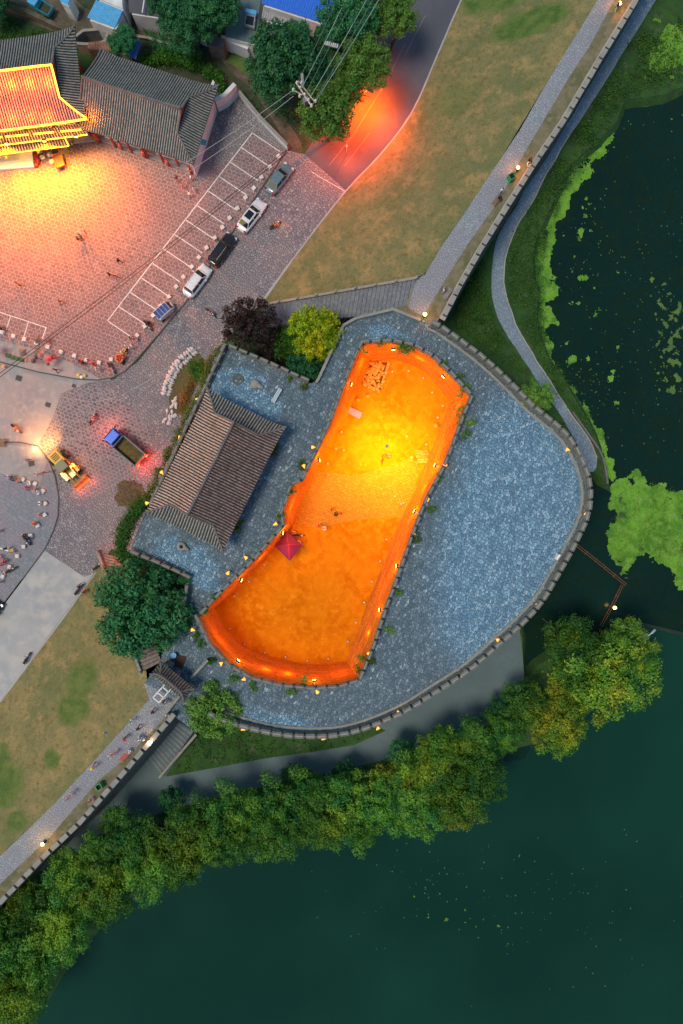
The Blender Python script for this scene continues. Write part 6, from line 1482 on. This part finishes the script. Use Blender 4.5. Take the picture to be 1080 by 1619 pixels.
for a in [
 (135,367,Z,'white','grey','stand',30,'person in white standing at the right of the small group on the glowing plaza'),
 (125,380,Z,'brown','black','sit',0,'person in brown squatting at the left of the small group on the glowing plaza'),
 (131,377,Z,'grey','black','stand',200,'person in grey between the white clothed and the squatting one'),
 (191,416,Z,'black','black','walk',160,'lone person in black on the plaza above the black cable'),
 (177,438,Z,'brown','red','walk',180,'person in dark red trousers walking beside the black cable'),
 (187,441,Z,'pink','brown','walk',180,'person in pink close behind the one in dark red trousers'),
 (99,480,Z,'red','black','walk',10,'person in a bright red shirt alone on the lower plaza'),
 (34,453,Z,'orange','brown','stand',90,'person in orange alone at the left of the plaza'),
 (282,287,Z,'brown','red','stand',-60,'person in brown near the corner of the grey hall'),
 (290,298,Z,'orange','red','stand',0,'person in orange beside the hall corner'),
 (297,290,Z,'pink','white','stand',120,'person in pink beside the white lantern at the hall corner'),
 (304,285,Z,'white','grey','stand',0,'person in white nearest the white end wall of the hall'),
 (301,312,Z,'white','grey','stand',40,'person in white below the group at the hall corner'),
 (308,303,Z,'lilac','white','stand',0,'person in lilac right of the hall corner group'),
 (386,345,Z,'orange','red','sit',40,'person in orange sitting by the stones left of the white sedan'),
 (5,521,Z,'black','brown','sit',0,'dark haired person sitting on the leftmost stone of the lower plaza'),
 (128,572,Z,'red','black','sit',-20,'person in red sitting left of the third lower plaza stone'),
 (134,576,Z,'brown','black','stand',-20,'person in brown standing below the third lower plaza stone'),
 (142,571,Z,'pink','white','sit',-20,'person in pink sitting right of the third lower plaza stone'),
 (151,577,Z,'red','white','sit',180,'person in red sitting left of the second lower plaza stone'),
 (153,584,Z,'white','pink','stand',-100,'person in white standing below the second lower plaza stone'),
 (159,586,Z,'white','cream','stand',-60,'person in white and cream next to the other white clothed one'),
 (208,537,Z,'brown','pink','sit',30,'person in brown sitting at the end of the last parking line'),
 (214,538,Z,'pink','white','sit',-40,'person in pink sitting right of the last parking line'),
 (202,548,Z,'white','white','stand',0,'person all in white at the left of the last diagonal stones'),
 (210,552,Z,'white','lilac','walk',-60,'person in white walking at the right of the last diagonal stones'),
 (199,560,Z,'orange','yellow','stand',-100,'person in orange at the front of the cargo tricycle'),
 (237,512,Z,'black','black','sit',-45,'person in black sitting on the motorbike below the blue roofed tricycle'),
 (92,587,Z,'black','navy','walk',70,'person in black walking on the pale strip below the parasols'),
 (67,560,Z,'orange','pink','stand',0,'person in orange between the mauve and the brown parasols'),
 (60,567,Z,'brown','black','sit',0,'person in brown sitting above the dark round parasol'),
 (85,567,Z,'red','red','sit',0,'person in red sitting behind the red parasol'),
 (49,728,.13,'grey','black','stand',0,'person in grey standing on the apron left of the loader'),
 (22,754,.13,'brown','black','sit',-90,'person in brown sitting beside the first round plaza stone'),
 (14,753,.13,'lilac','white','sit',-90,'person in lilac sitting at the first round plaza stone'),
 (32,757,.13,'orange','black','sit',-90,'person in orange sitting left of the second round plaza stone'),
 (50,762,.13,'white','white','sit',-120,'person all in white at the upper right of the round plaza'),
 (47,770,.13,'red','black','sit',-120,'person in dark red left of the third round plaza stone'),
 (57,773,.13,'pink','white','sit',-120,'person in pink below the third round plaza stone'),
 (65,778,.13,'white','grey','sit',-150,'person in white at the fourth round plaza stone'),
 (63,750,.05,'white','pink','stand',0,'person in white with pink trousers just outside the seated ring'),
 (77,747,.05,'red','white','stand',-90,'person in red and white standing on the kerb beside the loader'),
 (68,796,.13,'white','pink','sit',180,'person in white and pink at the fifth round plaza stone'),
 (67,814,.13,'pink','magenta','sit',180,'person in magenta at the sixth round plaza stone'),
 (59,828,.13,'orange','brown','sit',180,'person in orange behind the seventh round plaza stone'),
 (50,850,.13,'black','cream','sit',200,'person in black at the eighth round plaza stone'),
 (23,873,.13,'yellow','white','sit',120,'person in yellow near the tenth round plaza stone'),
 (15,867,.13,'navy','white','stand',140,'person in navy at the end of the short painted line'),
 (12,888,.13,'red','black','sit',140,'person in bright red with black hair on the round plaza'),
 (7,893,.13,'red','white','sit',100,'person in red bent forward left of the black motorbike'),
 (2,883,.13,'pink','red','sit',90,'person in pink cut by the left edge on the round plaza'),
 (12,903,.13,'white','red','stand',100,'person in white with red trousers below the black motorbike'),
 (2,920,.13,'brown','black','stand',0,'person in brown at the left edge below the last round plaza stone'),
 (1,840,.13,'brown','brown','stand',0,'person in brown cut by the left edge halfway down the round plaza'),
 (128,927,.3,'black','grey','sit',55,'rider in black on the motorbike at the top of the concrete road'),
 (138,934,.2,'red','brown','walk',200,'person in dark red walking along the kerb near the grass tongue'),
 (614,82,.3,'black','black','sit',60,'rider in black on the motorbike on the asphalt road'),
 (27,677,.3,'orange','brown','sit',-40,'rider in orange on the scooter at the left edge'),
 (148,664,.3,'pink','pink','sit',60,'rider in pink on the scooter above the truck'),
 (435,359,.3,'orange','cream','sit',38,'rider in orange on the scooter beside the white sedan'),
 (333,495,.3,'pink','brown','sit',-40,'rider in pink on the scooter near the purple tree'),
 (524,806,.05,'red','black','stand',0,'person in bright red left of the three on the brick path'),
 (530,815,.05,'black','brown','sit',60,'person in black squatting between the two red clothed on the brick path'),
 (540,812,.05,'red','brown','stand',180,'person in red right of the three on the brick path'),
 (504,831,.05,'red','red','stand',0,'person in bright red alone near the crimson tent'),
 (511,835,.05,'white','brown','sit',0,'person in white and brown squatting beside the red clothed one near the tent'),
 (604,728,.05,'brown','black','stand',0,'larger dark figure in the brightest part of the courtyard'),
 (612,721,.05,'grey','black','sit',0,'small dark figure right of the larger one in the brightest part'),
 (605,720,.05,'orange','brown','sit',0,'small orange figure above the larger dark one in the courtyard'),
 (471,857,.05,'white','red','sit',0,'person in white sitting at the right corner of the crimson tent'),
 (463,842,.05,'pink','brown','sit',0,'person in pink sitting behind the top corner of the crimson tent'),
 (386,884,.6,'white','cream','sit',40,'person in white by the court wall below the crimson tent'),
 (791,306,W7,'white','brown','stand',-60,'person in white above the bench on the northern walkway'),
 (787,315,W7,'black','brown','sit',-40,'person in black sitting on the bench on the northern walkway',None,.0),
 (835,256,W7,'black','pink','sit',-60,'person in black sitting near the glowing box lamp'),
 (833,262,W7,'cream','brown','sit',-60,'person in cream sitting right beside the glowing box lamp'),
 (811,276,W7,'orange','brown','stand',0,'person in orange standing between the bin and the glowing lamp'),
 (700,462,W7,'lilac','lilac','stand',0,'person all in lilac at the last merlons of the northern walkway'),
 (972,18,W7,'black','cream','stand',0,'person in black beneath the topmost lamp on the northern walkway'),
 (213,1136,W7,'white','lilac','walk',200,'person in white walking below the painted squares'),
 (172,1155,5.2,'lilac','navy','stand',60,'person in lilac and navy standing on the grass slope'),
 (222,1148,W7,'brown','black','walk',250,'person in dark brown behind the white pair on the southern walkway'),
 (223,1163,W7,'white','navy','stand',0,'left one of the white clothed pair beside the lit lamp'),
 (229,1165,W7,'white','lilac','stand',-90,'right one of the white clothed pair beside the lit lamp'),
 (201,1164,W7,'red','brown','walk',30,'person in red walking on the southern walkway'),
 (178,1192,W7,'white','pink','walk',40,'left one of the pink and white walkers on the southern walkway'),
 (184,1187,W7,'pink','white','walk',40,'right one of the pink and white walkers on the southern walkway'),
 (152,1208,W7,'pink','brown','walk',-100,'person in pink with a yellow hat on the southern walkway','yellow'),
 (112,1257,W7,'pink','lilac','walk',40,'left one of the pair walking away at the lower southern walkway'),
 (118,1250,W7,'cream','pink','walk',40,'right one of the pair walking away at the lower southern walkway'),
 (205,1184,W7,'white','white','sit',-50,'person in white sitting above the reddish bench'),
 (245,1122,W7,'brown','red','walk',240,'person in dark red below the painted squares'),
 (262,1106,W7,'red','grey','walk',200,'person in red right of the painted squares'),
 (266,1108,W7,'white','grey','stand',200,'person in white right of the one in red by the painted squares'),
 (269,1127,W7,'white','navy','stand',90,'person in white and navy at the inner corner above the blue awning'),
 (145,1262,W7,'pink','pink','sit',0,'person in pink sitting against the southern parapet below the green bin'),
 (86,942,.0,'grey','black','stand',0,'x')][:-1]:
    person(*a)
# ------------------------------------------------------------------ lamps
def spot(parent, loc, target, power, color, size=R(120), blend=1.0, rad=.15, name='lamp_light'):
    d = bpy.data.lights.new(name, 'SPOT'); d.energy = power; d.color = color; d.spot_size = size; d.spot_blend = blend; d.shadow_soft_size = rad
    o = bpy.data.objects.new(name, d); col.objects.link(o); o.location = loc
    dv = Vector(target)-Vector(loc); o.rotation_euler = dv.to_track_quat('-Z', 'Y').to_euler()
    return o
def point(loc, power, color, rad=.15, name='lamp_light'):
    d = bpy.data.lights.new(name, 'POINT'); d.energy = power; d.color = color; d.shadow_soft_size = rad
    o = bpy.data.objects.new(name, d); col.objects.link(o); o.location = loc; return o
ORG = (1, .20, .0); YEL = (1, .42, .0); WARM = (1, .45, .12); RED = (1, .12, .02)
E_flood = emis('flood_face', (1, .55, .08), 8)
# floodlights fixed under the parapet of the court
floods = [((622,545),(620,640),1.0,'in the middle of the northern court wall'),((706,590),(650,650),1.0,'on the north-eastern bend of the court wall'),((549,605),(610,640),.6,'on the upper western court wall'),((498,728),(560,730),.9,'on the middle western court wall'),((694,738),(612,712),1.6,'on the eastern court wall beside the stone slabs'),((661,812),(590,770),1.2,'on the eastern court wall beside the brick path'),
 ((634,895),(560,890),1.0,'on the lower eastern court wall'),((607,965),(530,950),.9,'on the eastern court wall near its southern corner'),((440,842),(520,850),1.1,'behind the crimson tent'),((375,915),(440,930),.8,'on the south-western court wall'),((372,1050),(430,980),.8,'on the left part of the curved southern court wall'),((498,1083),(490,1000),.9,'in the middle of the curved southern court wall')]
CK = .62
for (a, tg, k, lab) in floods:
    p = P(*a, W7); q = P(*tg, 0); d = Vector((q.x-p.x, q.y-p.y, 0)).normalized(); c = p+d*.45+Vector((0,0,-.35))
    t = thing('court_floodlight', 'orange floodlight '+lab, 'floodlight', c, math.atan2(d.y, d.x), 'floodlights of the courtyard')
    mb = MB(); mb.box((0,0,.12), (.22,.5,.3)); mb.build('housing', M_black, t)
    mb = MB(); mb.box((.13,0,.1), (.04,.4,.22)); mb.build('lens', E_flood, t)
    mb = MB(); mb.tube([(-.5,0,.5),(-.1,0,.45),(0,0,.25)], .04, 5); mb.build('bracket', M_steel, t)
    kk = 1.25 if a in ((694,738),(661,812),(498,728)) else (.36 if a[1] > 850 else .9)
    spot(t, c+d*.3+Vector((0,0,.05)), q, 1900*k*CK*kk, (1,.33,0) if kk > 1 else (1,.12,0) if a[1] > 850 else (1,.17,0), R(150), 1.0)
    point(c+d*.45+Vector((0,0,-.6)), 75*k*CK, YEL, .1)
    for sd_ in (-3.2, 3.2): point(c+d*1.3+Vector((-d.y, d.x, 0))*sd_+Vector((0,0,-2.2)), 240*k*CK, (1,.13,0), .3, 'wall_fill_light')  # added fill lights without fixtures, brighten the court walls
# tall mast added to hold a light over the bright middle of the court
t = thing('added_flood_mast', 'slender added mast with a bright floodlight over the brightest part of the courtyard', 'floodlight', P(607,712,.04))
mb = MB(); mb.tube([(0,0,0),(0,0,6.6)], [.07,.05], 8); mb.build('pole', M_steel, t)
mb = MB(); mb.lathe([(.05,6.6),(.2,6.55),(.22,6.45),(.05,6.7)], n=12); mb.build('lamp_head', M_cap, t, True)
spot(t, t.location+Vector((0,0,6.3)), t.location+Vector((0,0,0)), 12500*CK, (1,.40,.0), R(160), 1.0, .3)
# hall floods onto the plaza
for i, (x, y, tx, ty, k) in enumerate([(-60,232,-60,330,1.2),(10,226,20,330,1.6),(70,222,90,320,1.5),(120,215,160,330,1.0)]):
    p = P(x, y, 5.0); t = thing('hall_floodlight', f'{ordn(i)} yellow floodlight from the left under the glowing hall eave', 'floodlight', p, -1.5, 'floodlights of the glowing hall')
    mb = MB(); mb.box((0,0,0), (.2,.5,.3)); mb.build('housing', M_black, t); mb = MB(); mb.box((.12,0,-.02), (.04,.4,.22)); mb.build('lens', E_flood, t)
    spot(t, p+Vector((0,-.35,-.05)), P(tx, ty, 0), 3300*k, (1,.37,.0), R(150), 1.0, .3); spot(t, p+Vector((0,-.5,.9)), P(tx, 460, 0), 4200*k, (1,.13,.0), R(168), 1.0, .3)
for x in (-40, 24, 80): point(P(x, 240, 3.2) if x != 80 else P(100,232,2.6), 110, (1,.5,.0), .2)
for k in range(6):   # light given by the strips on the roof of the lit hall
    for yy, zz, pw in ((134,9.0,420),(188,7.6,330)):
        point(P(-70+k*29, yy-(k*29-70)*.07, zz), pw, (1,.085,.0), .3, 'strip_light')
for k in range(6): point(P(-60+k*36, 226-k*2.5, 6.1), 90, (1,.42,.0), .2, 'strip_light')
for x, y in ((185,240),(225,252),(262,266),(292,277)): point(P(x, y-3, 2.6), 26, (1,.55,.4), .2, 'eave_fill_light')  # added fill lights under the grey hall eave, brighten its front terrace
# between the halls
t = glow_ball('hall_lamp', 131, 128, 2.5, .16, 'small orange lamp glowing in the gap between the two halls'); point(P(131,128,2.9), 60, ORG)
point(P(143,186,6.6), 170, (1,.2,.0), .1)
# street lamp hidden under the road trees
t = thing('street_lamp', 'street lamp among the road trees casting the red orange glow on the asphalt', 'street lamp', P(556,160,0), R(-25))
mb = MB(); mb.tube([(0,0,0),(0,0,3.6),(.5,0,4.1),(2.2,0,4.3)], [.12,.09,.07,.06], 8); mb.build('pole', M_steel, t)
mb = MB(); mb.box((2.5,0,4.3), (.8,.32,.14)); mb.build('lamp_head', M_grey, t); mb = MB(); mb.box((2.5,0,4.21), (.6,.24,.04)); mb.build('lens', E_flood, t)
lp_ = t.matrix_basis @ Vector((2.6,0,4.1)); spot(t, lp_, lp_+Vector((-.6,-.9,-5)), 9500, (1,.10,.0), R(172), 1.0, .2)
spot(t, lp_+Vector((0,0,-.3)), P(575,222,0), 3500, (1,.04,.0), R(165), 1.0, .3)
point(P(505,210,2.0), 130, (1,.08,.01), .2)
t = thing('added_road_lamp', 'low reddish lamp added at the road edge just below the roadside trees', 'lamp', P(548,243,.02))  # extra lamp post added to stretch the red glow along the road
mb = MB(); mb.tube([(0,0,0),(0,0,2.0)], [.07,.05], 8); mb.build('pole', M_steel, t); mb = MB(); mb.lathe([(.12,2.0),(.16,2.1),(.02,2.2)], n=10); mb.build('lamp_head', M_steel, t)
point(P(551,243,2.4), 700, (1,.06,0), .2)
# truck, loader and scooter lamps
def rl(o, v): return o.matrix_basis @ Vector(v)
for s in (1, -1):
    point(rl(TRK, (-3.3, s*.8, 1.3)), 95, (1,.05,.02), .1); point(rl(TRK, (3.5, s*.9, 1.5)), 95, (1,.09,.035), .1)
    spot(LDR, rl(LDR, (-2.5, s*.6, 1.7)), rl(LDR, (-6, s*.8, 0)), 900, (1,.38,.08), R(110), 1.0)
    point(rl(LDR, (3.4, s*.9, .8)), 45, (1,.12,.05), .1)
point(rl(LDR, (.6, 1.5, 1.2)), 40, (1,.3,.05)); 
t = glow_ball('headlight_flare', 54, 708, .5, .13, 'bright yellow white ball standing in for the headlight flare on the ground left of the loader', 'headlight flare', emis('headlight_flare_glow', (1,.75,.3), 14))  # glowing ball imitates the headlight flare on the ground, no lamp stands there
point(P(54,708,1.0), 60, (1,.55,.18), .1); point(P(66,700,2.2), 130, (1,.28,.07), .2)
point(P(28,678,1.0)+Vector((.9,-.6,0)), 25, (1,.2,.04)); point(P(446,350,.9), 18, (1,.35,.12)); point(P(608,92,1.0), 14, (1,.05,.03)); point(P(148,668,1.1), 10, (1,.2,.15))
point(P(186,884,2.2), 130, (1,.14,.05), .15)
point(P(300,300,2.2), 60, (1,.2,.1), .15)
# walkway lanterns
def lantern(px, py, z, lab, pw, colr=ORG, r=.2, h=.9, em=None):
    t = glow_ball('walk_lantern', px, py, z+h, r, lab, 'lantern', em or E_warm, 'lanterns along the wall walk')
    mb = MB(); mb.tube([(0,0,-h),(0,0,-r)], .07, 8); mb.build('pole', M_black, t); mb = MB(); mb.lathe([(.22,-h),(.2,-h+.12),(.08,-h+.2)], n=10); mb.build('base', M_black, t)
    point(P(px, py, z+h)+Vector((0,0,r+.25)), pw, colr, .12); return t
lantern(980,5,W7,'round orange lantern on the northern walkway at the top edge',70)
lantern(819,265,W7,'orange lantern on the northern walkway beside the green litter bin',70)
lantern(672,497,W7,'orange lantern at the lower end of the northern walkway',40, r=.22)
lantern(67,1335,W7,'orange lantern at the lower end of the southern walkway',60, YEL)
lantern(238,1173,W7,'pinkish white lantern standing on the southern parapet beside two walkers',55,(1,.55,.3), em=emis('lantern_white', (1,.7,.5), 14))
# small horn shaped lanterns on the barbican parapets
E_horn = emis('horn_lantern_glow', (1, .40, .05), .75)
def horn(px, py, rz, lab, grp, pw=1.0):
    t = thing('horn_lantern', lab, 'lantern', P(px, py, W7+.9), rz, grp)
    mb = MB(); mb.tube([(-.22,0,.1),(.0,0,.06),(.22,.03,.0)], [.04,.13,.24], 8); mb.build('shade', E_horn, t, True)
    mb = MB(); mb.tube([(-.2,0,.1),(-.24,0,-.85)], .04, 6); mb.build('bracket', M_black, t)
    d = Vector((math.cos(rz), math.sin(rz), 0)); point(P(px, py, W7+.9)+d*.75+Vector((0,0,-.1)), pw, YEL, .08)
outer = [(898,711,'near the rounded end of the waterside path'),(927,813,'at the easternmost bend above the water'),(850,957,'above the reddish pipes'),(787,1013,'where the terrace begins'),(730,1068,'above the widest part of the terrace'),(629,1127,'on the lower right bend'),(597,1152,'above the terrace path'),(511,1168,'at the lowest point of the curve'),(384,1071+82,'beside the bright green tree')]
for x, y, l in outer: horn(x, y, math.atan2(-(y-810), x-640)+2.4, 'horn shaped lantern on the outer parapet '+l, 'horn lanterns of the outer parapet')
inner = [(703,735,'right of the stone slabs'),(676,791,'right of the brick path'),(654,843,'below the brick path on the right'),(584,1032,'near the south-eastern court corner'),(501,1093,'outside the lowest wall'),(385,1074,'left of the lowest court wall'),(350,1050,'on the lower left bend'),(306,996,'at the south-western court corner'),(361,905,'left of the south-western court wall'),(388,881,'below left of the crimson tent'),(435,829,'above the crimson tent'),(481,738,'beside the middle of the western court wall'),(496,707,'between the pavilion and the western court wall')]
for i, (x, y, l) in enumerate(inner): horn(x, y, i*1.3, 'yellow horn lantern on the inner parapet '+l, 'horn lanterns of the inner parapet', .8)
west = [(312,631,'nearest the bright green bush'),(284,693,'second from the bright green bush'),(257,748,'third from the bright green bush'),(234,795,'at the left corner of the pavilion roof')]
for i, (x, y, l) in enumerate(west): horn(x, y, i*1.1, 'yellow horn lantern behind the hedge, '+l, 'horn lanterns behind the hedge', .8)
point(P(897,876,-.3), 14, YEL, .2)
